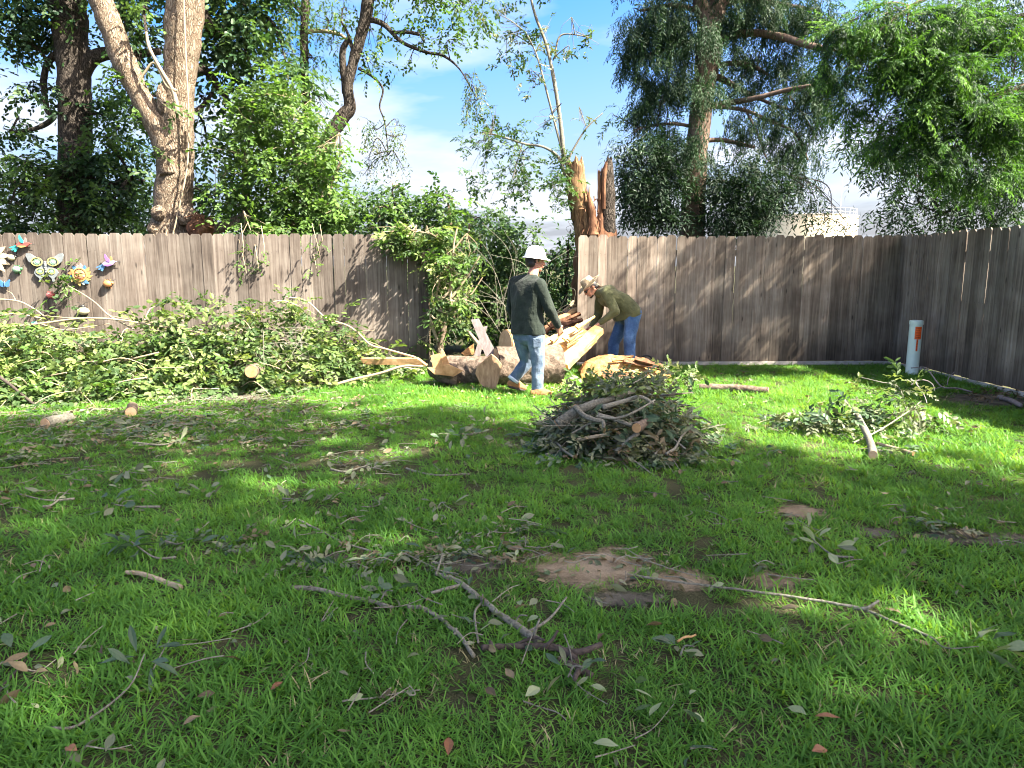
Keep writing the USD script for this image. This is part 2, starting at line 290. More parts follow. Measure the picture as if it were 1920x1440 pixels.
M["soil"] = mat("soil", {"g": ("geometry", {}), "n": ("noise_texture", {"scale": 1.1, "detail": 5.0}), "n2": ("noise_texture", {"scale": 120.0, "detail": 5.0, "roughness": .75}),
    "mx": ("mix_float", {"fac": .7}), "r": ("rgb_ramp", {"ramp": [(.36, (.014, .017, .008)), (.48, (.034, .038, .017)), (.56, (.08, .075, .038)), (.68, (.17, .145, .085))]}),
    "b": ("bump", {"strength": .8, "distance": .02}), "p": ("principled_bsdf", {"roughness": .95, "specular_ior_level": .1})},
    [("g.position", "n.vector"), ("g.position", "n2.vector"), ("n.fac", "mx.a"), ("n2.fac", "mx.b"), ("mx.result", "r.fac"), ("r.color", "p.base_color"), ("n2.fac", "b.height"), ("b.normal", "p.normal")])
def soilpatch(name, ramp, sc):
    """Bare earth that crumbles away towards its edge (the mesh's "edge" value runs from 0 in the middle to 1)."""
    return mat(name, {"g": ("geometry", {}), "n": ("noise_texture", {"scale": sc, "detail": 6.0}), "n2": ("noise_texture", {"scale": 150.0, "detail": 4.0, "roughness": .8}), "mx": ("mix_float", {"fac": .5}), "r": ("rgb_ramp", {"ramp": ramp}),
        "b": ("bump", {"strength": 1.0, "distance": .015}), "p": ("principled_bsdf", {"roughness": .95, "specular_ior_level": .1}), "e": ("attribute", {"attribute": "edge"}), "n3": ("noise_texture", {"scale": 26.0, "detail": 6.0, "roughness": .75}),
        "ad": ("math", {"math_type": "multiply_add", "value2": 1.5}), "th": ("map_range", {"from_min": 1.12, "from_max": 1.55, "clamp": True}), "tr": ("transparent_bsdf", {}), "o": ("mix_closure", {})},
        [("g.position", "n.vector"), ("g.position", "n2.vector"), ("n.fac", "mx.a"), ("n2.fac", "mx.b"), ("mx.result", "r.fac"), ("r.color", "p.base_color"), ("n2.fac", "b.height"), ("b.normal", "p.normal"),
         ("g.position", "n3.vector"), ("n3.fac", "ad.value1"), ("e.fac", "ad.value3"), ("ad.value", "th.value"), ("th.result", "o.fac"), ("p.BSDF", "o.closure1"), ("tr.BSDF", "o.closure2")], "o.closure")
M["sand"] = soilpatch("sandy_soil", [(.36, (.10, .078, .048)), (.46, (.22, .165, .105)), (.58, (.34, .265, .175)), (.72, (.44, .355, .25))], 6.0)
M["mud"] = soilpatch("dark_soil", [(.36, (.035, .032, .024)), (.5, (.095, .085, .064)), (.7, (.20, .18, .14))], 7.0)
# ------------------------------------------------------------------ ground
gx, gy = np.linspace(-1, 1, 61), np.linspace(-1, 1, 61)
gx = np.sign(gx) * (np.abs(gx) ** 3.2) * 900; gy = np.sign(gy) * (np.abs(gy) ** 3.2) * 900
XX, YY = np.meshgrid(gx, gy + 5, indexing="ij")
V = np.stack([XX, YY, 0 * XX], -1).reshape(-1, 3)
ii, jj = np.meshgrid(np.arange(60), np.arange(60), indexing="ij")
F = np.stack([ii * 61 + jj, (ii + 1) * 61 + jj, (ii + 1) * 61 + jj + 1, ii * 61 + jj + 1], -1).reshape(-1, 4)
solo("ground", (V, F), M["soil"], kind="structure")

# bare patches in the lawn: (px, py, half width px, half height px, material)
PATCH = [(1120, 1066, 195, 56, "sand"), (1270, 1085, 90, 34, "sand"), (1450, 1090, 70, 24, "sand"), (1500, 962, 75, 18, "sand"), (1830, 1012, 170, 24, "mud"),
         (1640, 1000, 60, 14, "mud"), (600, 1048, 70, 16, "mud"), (860, 1062, 110, 26, "mud"), (1860, 752, 120, 20, "mud"),
         (455, 747, 80, 9, "mud"), (1180, 1130, 120, 22, "mud")]
def in_patch(x, y):
    """0 far from bare soil, 1 in it."""
    out = np.zeros_like(x)
    for c, rx, ry, *_ in patch_world:
        d = np.hypot((x - c[0]) / rx, (y - c[1]) / ry) + .7 * (meshkit.fbm(np.stack([x * 5, y * 5, 0 * x], -1), 3, 4) - .5)
        out = np.maximum(out, np.clip((.98 - d) / .6, 0, 1))
    return out
patch_world = []
for k, (px, py, hw, hh, m) in enumerate(PATCH):
    c = G(px, py); rx = G(px + hw, py)[0] - c[0]; ry = (G(px, py - hh)[1] - G(px, py + hh)[1]) / 2
    patch_world.append((c, rx, ry))
    a = np.linspace(0, 2 * np.pi, 49)[:-1]
    n = .62 + .75 * meshkit.fbm(np.stack([np.cos(a) * 3 + k * 9, np.sin(a) * 3, 0 * a], -1), 4, k)
    rings = [np.stack([c[0] + rx * .95 * n * q * np.cos(a), c[1] + ry * .95 * n * q * np.sin(a), np.full(48, .004 + .0012 * k)], -1) for q in (.35, .7, 1.0)]
    V = np.vstack([[[c[0], c[1], .004 + .0012 * k]]] + rings); j = np.arange(48); jn = (j + 1) % 48
    F = [np.stack([np.zeros(48, int), 1 + j, 1 + jn], 1)]
    for q in (0, 1): F += [np.stack([1 + q * 48 + j, 49 + q * 48 + j, 49 + q * 48 + jn], 1), np.stack([1 + q * 48 + j, 49 + q * 48 + jn, 1 + q * 48 + jn], 1)]
    pr = solo("bare_soil", (V, np.vstack(F)), M[m], kind="structure")
    UsdGeom.PrimvarsAPI(pr).CreatePrimvar("edge", Sdf.ValueTypeNames.FloatArray, "vertex").Set(Vt.FloatArray.FromNumpy(np.r_[0, np.full(48, .3), np.full(48, .65), np.full(48, 1.0)].astype(np.float32)))

# ------------------------------------------------------------------ fences, picket by picket
M["nail"] = plain("rusty_nail", (.035, .028, .025), .7, .3)
frng = np.random.default_rng(11)
def fence(name, label, A, B, material, top0, top1, wide=.1415, z0=.055, board=True, last_wide=False):
    A, B = np.array(A, float), np.array(B, float); L = np.linalg.norm(B - A); d = (B - A) / L
    out = np.array([d[1], -d[0]])                     # the side one sees
    t = Thing(name, label, "fence", (*((A + B) / 2), 0))
    n = int(round(L / wide)); w = L / n
    for i in range(n):
        top = top0 + (top1 - top0) * (i + .5) / n + frng.normal(0, .008)
        ww = w - .0012 - abs(frng.normal(0, .0008)); h = ww / 2; ear = .022 + frng.uniform(0, .008)
        lean = frng.normal(0, .004); zz = z0 + frng.uniform(-.01, .01)
        poly = [(-h, zz), (h, zz), (h + lean, top - ear * 1.3), (h - ear + lean, top), (-h + ear + lean, top), (-h + lean, top - ear * 1.3)]
        q = A + d * (w * (i + .5)); dep = frng.normal(0, .0025); twist = frng.normal(0, .012)
        v, f = vf(trimesh.creation.extrude_polygon(Polygon(poly), .016, engine="earcut"))
        s = v[:, 0]; e = v[:, 2] - .016 + dep + s * twist
        W = np.stack([q[0] + d[0] * s - out[0] * e, q[1] + d[1] * s - out[1] * e, v[:, 1]], 1)
        W[:, :2] += out * .0
        t.part("picket", (W, f), material)
    nl = []
    for i in range(n):
        for z in (.35, 1.0, 1.62):
            for o in (-.035, .035):
                q = A + d * (w * (i + .5) + o + frng.normal(0, .004)) + out * .0165; c = np.array([q[0], q[1], z + frng.normal(0, .012)]); a = np.arange(6) * np.pi / 3
                ring = c + np.cos(a)[:, None] * np.array([*d, 0]) * .004 + np.sin(a)[:, None] * np.array([0, 0, .004]); nl.append((np.vstack([[c + np.array([*out, 0]) * .002], ring]), np.array([[0, k + 1, (k + 1) % 6 + 1] for k in range(6)])))
    t.part("nail_heads", cat(nl), M["nail"], kind="stuff")
    mid = (A + B) / 2; R = rotz(math.atan2(d[1], d[0]))
    for z in (.35, 1.0, 1.62):
        c = mid - out * .045; t.part("rail", box((*c, z), (L, .038, .089), R), M["rail"])
    k = int(L / 2.4)
    for i in range(k + 1):
        c = A + d * (L * (i + .02) / (k + .04)) - out * .115; t.part("post", box((*c, .9), (.089, .089, 1.8), R), M["rail"])
    if board:
        c = mid + out * .024; t.part("base_board", box((*c, .015), (L, .02, .07), R), M["base"])
    return t
LEFT_A, LEFT_B = (-9.4, 8.80), (-1.16, 9.95)
def fence_y(x): return 9.95 + (x + 1.16) * (9.95 - 8.80) / 8.24
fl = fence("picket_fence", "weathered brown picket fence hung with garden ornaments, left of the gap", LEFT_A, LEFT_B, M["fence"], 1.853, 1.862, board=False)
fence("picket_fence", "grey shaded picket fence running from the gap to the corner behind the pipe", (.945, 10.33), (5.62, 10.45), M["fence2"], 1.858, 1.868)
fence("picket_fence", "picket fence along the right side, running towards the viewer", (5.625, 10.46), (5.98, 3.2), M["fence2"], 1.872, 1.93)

# ------------------------------------------------------------------ storage tank far behind the fence
TY = 120.0
tl, tr = P(1440, 440, TY), P(1646, 440, TY); tz = P(1600, 402, TY)[2]; R_ = (tr[0] - tl[0]) / 2; tc = np.array([(tl[0] + tr[0]) / 2, TY + R_, 0])
M["tank"] = plain("cream_tank_paint", (.50, .44, .31), .5, .3, .04, .6)
M["metal"] = plain("grey_metal", (.45, .46, .47), .5, .4)
tk = Thing("storage_tank", "cream cylindrical storage tank showing above the grey fence", "storage tank", tc)
def lathe(prof, c, n=64):
    return (lambda m: (vf(m)[0] + c, vf(m)[1]))(trimesh.creation.revolve(prof, sections=n))
tk.part("shell", lathe([(0, 0), (R_, 0), (R_, tz), (R_ * .98, tz), (0, tz)], tc), M["tank"], smooth=40)
tk.part("roof", lathe([(0, tz + .02), (R_ * 1.006, tz + .02), (R_ * 1.006, tz + .14), (0, tz + .8)], tc), M["tank"], smooth=40)
rl = []
for i in range(9):
    a = math.radians(-95 + i * 8); q = tc + [R_ * .97 * math.cos(a), R_ * .97 * math.sin(a), tz]
    rl.append(tube([q, q + [0, 0, 1.2]], .035, 5))
for z in (.6, 1.2):
    rl.append(tube([tc + [R_ * .97 * math.cos(math.radians(-95 + i * 8)), R_ * .97 * math.sin(math.radians(-95 + i * 8)), tz + z] for i in range(9)], .03, 5))
tk.part("railing", cat(rl), M["metal"])
q = tc + [R_ * .42, -R_ * .7, tz + .4]; tk.part("mast", tube([q, q + [0, 0, 6.0]], .06, 5), M["metal"])

# ------------------------------------------------------------------ foliage machinery
def blade_spray(rng, n=9, length=.30, leaf=.075, width=.034, droop=.25, sec=1, spread=1.0, tip=True, twig=True):
    """A twig along +x with leaves around it; z is up."""
    t = np.linspace(.12, 1, n) + rng.uniform(-.03, .03, n)
    pos = np.stack([t * length, .02 * rng.normal(size=n), -droop * length * t * t], 1)
    side = np.where(np.arange(n) % 2, 1, -1)
    d = np.stack([.65 + .4 * rng.random(n), side * spread * (.5 + .6 * rng.random(n)), rng.normal(-.1, .35, n)], 1)
    nr = np.stack([rng.normal(0, .35, n), rng.normal(0, .35, n), np.ones(n)], 1)
    v, f = leaves(pos, d, nr, leaf * rng.uniform(.75, 1.2, n), width * rng.uniform(.8, 1.2, n), .2, .25, sec)
    return v, f
def cedar_spray(rng, length=.32, droop=.38):
    """A drooping flat feathery frond: side branchlets set with short overlapping scales."""
    ps, ds, Ls = [], [], []
    for k in range(13):
        t = .06 + .92 * k / 12 + rng.uniform(-.03, .03); side = 1 if k % 2 else -1
        b = np.array([t * length, 0, -droop * length * t ** 1.7]); d = unit(np.array([.75, side * rng.uniform(.5, 1.0), -.25 - .6 * rng.random()])) if k < 12 else np.array([.8, 0, -.6]); L = length * (.42 - .22 * t) * rng.uniform(.7, 1.2)
        for j in range(5):
            u = j / 5; ps.append(b + d * L * u + [0, 0, -.12 * L * u * u]); dd = unit(d + np.array([rng.normal(0, .45), rng.normal(0, .45), -.12])); ds.append(dd); Ls.append(rng.uniform(.035, .058) * (1 - .3 * u))
    n = len(ps); return leaves(np.array(ps), np.array(ds), np.tile([0, 0, 1.0], (n, 1)) + rng.normal(0, .5, (n, 3)), np.array(Ls), .009 + .008 * rng.random(n), .2, .2, 1)
prng = np.random.default_rng(5)
PROTO = {"broad": [blade_spray(prng, 9, .30, .08, .044, sec=2) for _ in range(5)],
         "oak": [blade_spray(prng, 10, .24, .09, .042, .1, sec=2, spread=.9) for _ in range(5)],
         "lance": [blade_spray(prng, 11, .36, .105, .026, .5) for _ in range(5)],
         "hang": [blade_spray(prng, 12, .40, .085, .030, .9, spread=.7) for _ in range(5)],
         "cedar": [cedar_spray(prng) for _ in range(6)],
         "big": [blade_spray(prng, 14, .9, .34, .20) for _ in range(4)]}
def scatter(path, pts, kind, mats, rng, scale=(.8, 1.3), hang=0.2, out_from=None, flat=0.5):
    """One PointInstancer of sprays at the points, pointing outward and down."""
    pts = np.asarray(pts); n = len(pts); D = rng.normal(size=(n, 3)); D[:, 2] *= flat
    D = unit(D)
    if out_from is not None: D = unit(D + .6 * unit(pts - out_from))
    D[:, 2] -= hang; Z = np.tile([0, 0, 1.0], (n, 1)) + rng.normal(0, .35, (n, 3))
    mats = mats if isinstance(mats, list) else [mats]; pr = PROTO[kind]
    protos = [p for m in mats for p in pr]; mm = [m for m in mats for _ in pr]
    return instancer(path, protos, mm, pts, quat_from_axes(D, Z), rng.uniform(*scale, n), rng.integers(0, len(protos), n))
def blob(rng, c, r, n, gap=.46, freq=1.6, seed=0):
    """n points in an uneven ellipsoid with gaps."""
    out = np.zeros((0, 3)); c = np.asarray(c); r = np.asarray(r)
    for _ in range(12):
        q = unit(rng.normal(size=(n * 3, 3))) * (rng.random((n * 3, 1)) ** .42); p = c + q * r
        k = meshkit.fbm(p * freq + 11.7 * seed, 3, seed)
        out = np.vstack([out, p[k > gap - .10 * (1 - np.linalg.norm(q, axis=1))]])
        if len(out) >= n: break
    return out[:n]
def cluster(rng, Y, spec, dz=.8, seed=0, gap=.46, freq=1.6):
    """spec: (px, py, rx px, ry px, n[, dY]) -> points about depth Y."""
    out, cs = [], []
    for k, s in enumerate(spec):
        px, py, rx, ry, n = s[:5]; y = Y + (s[5] if len(s) > 5 else 0); c = P(px, py, y); sc = y / FPX * 1.02
        out.append(blob(rng, c, (rx * sc, min(dz, max(rx, ry) * sc), ry * sc), n, gap, freq, seed + k)); cs.append(c)
    return out, cs
def twigs_to(rng, limbs, groups, centres, r=.022, each=7, sides=4):
    """Branchlets from the nearest limb to every cluster and into its sprays."""
    limbs = np.vstack(limbs); out = []
    for pts, c in zip(groups, centres):
        b = limbs[np.argmin(np.linalg.norm(limbs - c, axis=1))]; m = (b + c) / 2 + rng.normal(0, .12, 3) + [0, 0, .1]
        k = np.linalg.norm(c - b); q = spline([b, m, c], 6)
        out.append(tube(q, np.linspace(min(r * (1 + .5 * k), .06), r * .5, len(q)), sides + 1))
        for p in pts[rng.permutation(len(pts))[:max(each, len(pts) // 18)]]:
            s = q[rng.integers(2, len(q))]; mm = (s + p) / 2 + rng.normal(0, .07, 3)
            qq = spline([s, mm, p], 4); out.append(tube(qq, np.linspace(r * .42, r * .16, len(qq)), sides, caps=False))
    return cat(out)
def limb(pix, Y, n=8):
    """pix: (px, py, width px[, dY]) -> spline of points and radii."""
    a = np.array([[*P(p[0], p[1], Y + (p[3] if len(p) > 3 else 0)), p[2] * (Y + (p[3] if len(p) > 3 else 0)) / FPX / 2] for p in pix])
    q = spline(a, n); return q[:, :3], q[:, 3]
def limb_mesh(pix, Y, sides=12, rough=.14, seed=0, n=8, freq=5, ridges=0):
    p, r = limb(pix, Y, n); return tube(p, r, sides, rough, seed, freq, True, ridges), p
# ------------------------------------------------------------------ trees behind the fences
def fol(t, name, rng, Y, spec, kind, mats, seed, dz=.8, gap=.46, freq=1.6, scale=(.8, 1.3), hang=.2, flat=.5):
    full = [(*s[:4], max(4, int(s[4] * s[2] * s[3] * .028 * (2.0 if kind == "cedar" else 1.0))), *s[5:]) for s in spec]
    gs, cs = cluster(rng, Y, full, dz, seed, gap, freq)
    pi = scatter(numbered(t.path, name), np.vstack(gs) - t.base, kind, mats, rng, (scale[0] * 1.18, scale[1] * 1.25), hang, None, flat)
    return gs, cs
# -- dark oak at the far left
r = np.random.default_rng(101)
b = P(140, 440, 14.0); b[2] = 0
t = Thing("oak_tree", "dark leafy tree with shaded trunk at the far left, behind the two-stemmed tree", "tree", b)
m1, l1 = limb_mesh([(142, 620, 62), (142, 440, 58), (141, 260, 54), (138, 130, 54), (126, 0, 58), (112, -160, 50), (100, -380, 34)], 14, 12, .16, 1)
m2, l2 = limb_mesh([(150, 140, 30), (176, 108, 26), (205, 100, 22), (235, 104, 18), (300, 96, 12)], 14, 8, .2, 2)
m3, l3 = limb_mesh([(132, 90, 16), (95, 110, 12), (82, 150, 11), (88, 205, 10), (100, 220, 10), (70, 240, 8), (20, 248, 5)], 14, 7, .2, 3)
m4, l4 = limb_mesh([(120, 0, 26), (60, -60, 18), (0, -90, 12), (-90, -60, 8)], 14, 7, .2, 4)
m5, l5 = limb_mesh([(120, -60, 26), (220, -120, 18), (320, -100, 12)], 14, 7, .2, 5)
m6, l6 = limb_mesh([(145, 330, 16), (90, 350, 12), (20, 340, 8), (-60, 350, 6)], 14, 7, .2, 6)
m7, l7 = limb_mesh([(145, 330, 14), (210, 345, 11), (270, 340, 7)], 14, 7, .2, 7)
t.part("trunk", m1, M["bark_dark"], smooth=True)
for m in (m2, m3, m4, m5, m6, m7): t.part("limb", m, M["bark_dark"], smooth=True)
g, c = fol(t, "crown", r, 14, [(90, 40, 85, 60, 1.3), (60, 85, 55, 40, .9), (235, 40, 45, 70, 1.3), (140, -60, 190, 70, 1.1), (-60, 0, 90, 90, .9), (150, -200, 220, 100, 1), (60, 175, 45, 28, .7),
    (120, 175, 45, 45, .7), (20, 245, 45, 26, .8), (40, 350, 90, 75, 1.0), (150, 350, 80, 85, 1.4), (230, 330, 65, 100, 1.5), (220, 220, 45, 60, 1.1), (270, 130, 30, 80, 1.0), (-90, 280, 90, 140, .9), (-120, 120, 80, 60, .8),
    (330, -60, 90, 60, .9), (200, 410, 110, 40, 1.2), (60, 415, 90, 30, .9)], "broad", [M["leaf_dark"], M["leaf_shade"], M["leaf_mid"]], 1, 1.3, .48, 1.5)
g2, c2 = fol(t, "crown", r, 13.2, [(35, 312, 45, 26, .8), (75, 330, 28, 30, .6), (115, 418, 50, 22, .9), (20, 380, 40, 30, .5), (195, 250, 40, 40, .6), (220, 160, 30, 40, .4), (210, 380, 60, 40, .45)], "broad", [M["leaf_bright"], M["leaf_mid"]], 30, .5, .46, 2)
t.part("twigs", twigs_to(r, [l1, l2, l3, l4, l5, l6, l7], g + g2, c + c2), M["bark_dark"], kind="stuff")

# -- the big two-stemmed tree
r = np.random.default_rng(102)
b = P(328, 440, 11.2); b[2] = 0
t = Thing("twin_tree", "big tan-barked tree forking into two stems just behind the left fence", "tree", b)
m1, l1 = limb_mesh([(326, 640, 110), (327, 480, 92), (326, 430, 76), (325, 385, 66), (328, 330, 62), (331, 280, 58), (332, 230, 56), (333, 180, 54), (338, 130, 54), (343, 70, 60), (347, 0, 64), (350, -120, 54), (356, -320, 40)], 11.2, 20, .13, 11, 10, 7, 9)
m2, l2 = limb_mesh([(322, 330, 44), (312, 268, 46), (290, 225, 42), (262, 178, 36), (236, 122, 40), (213, 62, 40), (190, 0, 40), (160, -100, 34), (120, -260, 24)], 11.1, 16, .13, 12, 10, 7, 7)
t.part("trunk", m1, M["bark_tan"], smooth=True); t.part("stem", m2, M["bark_tan"], smooth=True, label="leaning left stem of the fork")
m3, l3 = limb_mesh([(333, 213, 9), (325, 172, 7), (300, 128, 6), (280, 90, 6), (274, 60, 4)], 10.85, 6, .2, 13); t.part("limb", m3, M["twig_pale"], smooth=True)
m4, l4 = limb_mesh([(330, 170, 7), (312, 160, 5), (290, 118, 4), (270, 138, 4), (258, 160, 3)], 10.85, 6, .2, 14); t.part("limb", m4, M["twig_pale"], smooth=True)
m5, l5 = limb_mesh([(355, 130, 18, .3), (385, 132, 14, .6), (410, 165, 12, .7), (432, 195, 7, .8)], 11.2, 7, .2, 15); t.part("limb", m5, M["bark_dark"], smooth=True)
m6, l6 = limb_mesh([(350, 215, 12, .3), (378, 200, 8, .6), (400, 172, 6, .7)], 11.2, 6, .2, 16); t.part("limb", m6, M["bark_dark"], smooth=True)
m7, l7 = limb_mesh([(350, -40, 26, .2), (400, 60, 18, .6), (440, 40, 12, .8), (490, 25, 7, .9)], 11.2, 7, .2, 17); t.part("limb", m7, M["bark_dark"], smooth=True)
t.part("vine", tube(spline([P(342, -60, 10.84), P(345, 20, 10.86), P(349, 120, 10.88), P(353, 200, 10.90), P(352, 300, 10.90), P(340, 370, 10.86), P(322, 450, 10.8)], 8), .013, 6, .2, 3, 20), M["twig_pale"], smooth=True)
for k, (px, py, rr) in enumerate([(287, 428, .085), (378, 428, .20), (306, 190, .15), (352, 405, .15), (300, 400, .12)]):
    q = trimesh.creation.icosphere(3, 1.0); v = q.vertices * rr * (1 + .5 * (meshkit.fbm(q.vertices * 2.6 + k * 5, 3, k)[:, None] - .5)) * ([1, 1, 1.0] if k != 2 else [.6, .7, 1.6])
    t.part("burl", (v + P(px, py, 10.95 + .1 * (k == 2)), np.array(q.faces)), M["wood_red"] if k == 1 else M["bark_tan"], smooth=True)
r2 = np.random.default_rng(9); sp = []
for k in range(26):
    a = P(356 + 42 * r2.random(), 434 - 34 * r2.random(), 10.78); sp.append(stick([a, a + r2.normal(0, .07, 3) + [.02, -.03, .03]], .012, .004, 2, 4, .1, k))
t.part("rotten_wood", cat(sp), M["wood_red"])
t.part("cut_limb", stick([P(396, 432, 11.0), P(432, 420, 10.95), P(466, 406, 10.9)], .075, .095, 6, 14, .12, 4), M["bark_tan"], smooth=True)
g, c = fol(t, "crown", r, 11.6, [(255, 160, 30, 26, .5), (255, 190, 26, 40, .7), (290, 215, 25, 22, .6), (275, 20, 18, 45, .8, -.4), (300, 300, 25, 45, .5, -.6), (262, 225, 20, 30, .6, -.5), (316, 205, 18, 16, .5, -.9), (245, 135, 16, 16, .7, -.6)], "broad", [M["leaf_bright"], M["leaf_mid"]], 50, .3, .42, 2.5, (.6, .95))
g2, c2 = fol(t, "crown", r, 12.0, [(430, 40, 75, 55, 1.15), (410, 100, 55, 45, .85), (500, 60, 60, 45, .9), (385, 190, 35, 40, .5), (390, 280, 35, 45, .6), (380, 370, 35, 50, 1.0), (430, -70, 150, 80, 1.1), (470, 120, 60, 40, .9), (300, -150, 160, 80, 1), (540, 130, 50, 40, .6)], "broad", [M["leaf_dark"], M["leaf_mid"]], 60, .9, .45, 1.9)
t.part("twigs", twigs_to(r, [l1[20:], l2[30:], l3, l4, l5, l6, l7], g + g2, c + c2, .016), M["bark_dark"], kind="stuff")

# -- sunlit vine thicket over the fence
r = np.random.default_rng(103)
b = P(540, 440, 10.9); b[2] = 0
t = Thing("vine_thicket", "bright green sunlit vine thicket spilling over the left fence", "shrub", b)
st = [limb([(470, 640, 16), (462, 430, 14), (458, 330, 10), (470, 230, 6)], 11), limb([(540, 640, 14), (548, 430, 12), (560, 320, 9), (535, 220, 5)], 11.2), limb([(610, 640, 12), (610, 430, 10), (620, 350, 7), (640, 300, 4)], 11.1)]
for p, rr in st: t.part("stem", tube(p, rr, 7, .2, 3, 8), M["bark_tan"], smooth=True)
spec = [(465, 190, 60, 45, 1.0), (530, 170, 55, 40, .9), (500, 240, 85, 50, 1.3), (580, 235, 55, 45, .8), (470, 310, 75, 55, 1.1), (560, 310, 80, 50, 1.3), (620, 300, 40, 45, .9), (480, 385, 85, 45, 1.1), (570, 385, 90, 50, 1.5), (640, 390, 55, 45, 1.1), (520, 425, 130, 26, 1.2), (415, 330, 30, 60, .6), (470, 432, 60, 16, .9, -.55), (530, 436, 50, 14, .9, -.6)]
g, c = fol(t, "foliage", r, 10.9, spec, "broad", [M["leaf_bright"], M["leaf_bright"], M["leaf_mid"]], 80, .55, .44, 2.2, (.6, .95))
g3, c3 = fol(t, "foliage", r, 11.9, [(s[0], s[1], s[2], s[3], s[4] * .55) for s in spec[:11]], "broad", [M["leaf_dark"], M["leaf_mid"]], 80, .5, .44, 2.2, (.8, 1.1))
hs, hp = [], []
for k, (x0, y0, x1, y1) in enumerate([(585, 440, 600, 480), (452, 440, 455, 485), (600, 442, 602, 456), (448, 470, 462, 512), (490, 445, 496, 485), (478, 480, 484, 512), (588, 498, 592, 506)]):
    f0 = fence_y(P(x0, y0, 9.5)[0]) - .05; a, bb = P(x0, y0, f0), P(x1, y1, f0); hs.append(stick([a + [0, .02, .15], (a + bb) / 2 + [.03, -.03, 0], bb], .006, .003, 4, 4))
    hp += [bb * u + a * (1 - u) + r.normal(0, .03, 3) * [1, .5, 1] for u in np.linspace(.2, 1, 4)]
scatter(numbered(t.path, "foliage"), np.array(hp) - t.base, "broad", M["leaf_bright"], r, (.4, .65), .5)
t.part("twigs", cat([twigs_to(r, [p for p, _ in st], g + g3, c + c3, .012)] + hs), M["twig_pale"], kind="stuff")

# -- thin dark tree and the leaning tree with hanging leaves
r = np.random.default_rng(104)
b = P(575, 440, 13.2); b[2] = 0
t = Thing("slender_tree", "slender dark straight-trunked tree rising out of the vine thicket", "tree", b)
m1, l1 = limb_mesh([(578, 640, 22), (577, 440, 20), (576, 250, 16), (571, 130, 15), (570, 60, 14), (572, -20, 14), (560, -200, 9)], 13.2, 9, .2, 21)
m2, l2 = limb_mesh([(571, 60, 9), (600, 58, 7), (640, 66, 6), (660, 90, 4)], 13.2, 6, .2, 22); m3, l3 = limb_mesh([(571, 30, 9), (540, 0, 7), (500, -30, 5)], 13.2, 6, .2, 23)
t.part("trunk", m1, M["bark_dark"], smooth=True); t.part("limb", m2, M["twig_pale"], smooth=True); t.part("limb", m3, M["bark_dark"], smooth=True)
g, c = fol(t, "crown", r, 13.2, [(530, 30, 45, 40, .8), (610, 30, 50, 35, .9), (625, 75, 35, 35, .55), (590, 110, 30, 35, .5), (560, -60, 100, 60, 1), (600, 180, 26, 40, .5), (555, 90, 25, 40, .5)], "hang", [M["leaf_mid"], M["leaf_bright"]], 110, .7, .46, 2, (.55, .85), .5)
t.part("twigs", twigs_to(r, [l1[12:], l2, l3], g, c, .014), M["bark_dark"], kind="stuff")
b = P(612, 440, 12.6); b[2] = 0
t = Thing("leaning_tree", "bent forked tree with bare dark limbs and leaf tassels hanging against the sky", "tree", b)
m1, l1 = limb_mesh([(590, 640, 30), (602, 440, 28), (604, 330, 24), (612, 268, 24), (640, 222, 26), (656, 200, 22), (652, 160, 20), (664, 110, 19), (684, 40, 20), (692, -10, 22), (720, -200, 12)], 12.6, 9, .18, 24)
m2, l2 = limb_mesh([(650, 175, 16), (644, 130, 13), (643, 95, 12), (655, 70, 8)], 12.6, 7, .2, 25)
m3, l3 = limb_mesh([(690, 35, 11), (720, 46, 9), (745, 72, 8), (765, 85, 6), (800, 98, 6), (832, 105, 5), (862, 130, 3), (888, 175, 2.5)], 12.6, 6, .2, 26)
m4, l4 = limb_mesh([(735, 62, 7), (760, 60, 6), (786, 64, 6)], 12.6, 6, .2, 27)
m5, l5 = limb_mesh([(672, 128, 6), (700, 145, 5), (718, 168, 4), (712, 200, 3), (722, 232, 2.5), (728, 290, 1.6)], 12.6, 5, .2, 28)
m6, l6 = limb_mesh([(688, 0, 12), (720, -40, 8), (780, -30, 5), (850, -10, 4)], 12.6, 6, .2, 29)
m7, l7 = limb_mesh([(664, 110, 7), (655, 70, 6), (640, 40, 4)], 12.6, 6, .2, 30)
t.part("trunk", m1, M["bark_dark"], smooth=True)
for m in (m2, m3, m4, m5, m6, m7): t.part("limb", m, M["bark_dark"], smooth=True)
g, c = fol(t, "crown", r, 12.6, [(650, 20, 30, 25, .55), (725, 30, 35, 30, .5), (800, 20, 55, 28, .8), (860, 25, 50, 30, .9), (840, -30, 90, 30, 1), (740, -60, 80, 40, .9), (790, 70, 45, 18, .45), (835, 85, 26, 26, .5), (690, 85, 30, 30, .55), (705, 130, 26, 25, .7), (765, 120, 20, 10, .2), (900, 40, 25, 25, .7), (870, 75, 22, 18, .5)], "broad", [M["leaf_mid"], M["leaf_bright"]], 130, .5, .42, 2.4, (.55, .85), .4)
g2, c2 = fol(t, "crown", r, 12.6, [(886, 150, 14, 26, 2.4), (878, 185, 12, 20, 1.8), (898, 180, 9, 26, 1.8), (700, 235, 30, 26, .8), (735, 250, 28, 30, .9), (715, 285, 26, 26, .7), (745, 235, 12, 20, .6), (690, 300, 20, 30, .3), (760, 320, 24, 24, .3), (680, 330, 24, 14, .3)], "hang", [M["leaf_mid"], M["leaf_oak"]], 150, .3, .38, 3, (.5, .75), .9)
t.part("twigs", twigs_to(r, [l1[24:], l2, l3, l4, l5, l6, l7], g + g2, c + c2, .009), M["bark_dark"], kind="stuff")

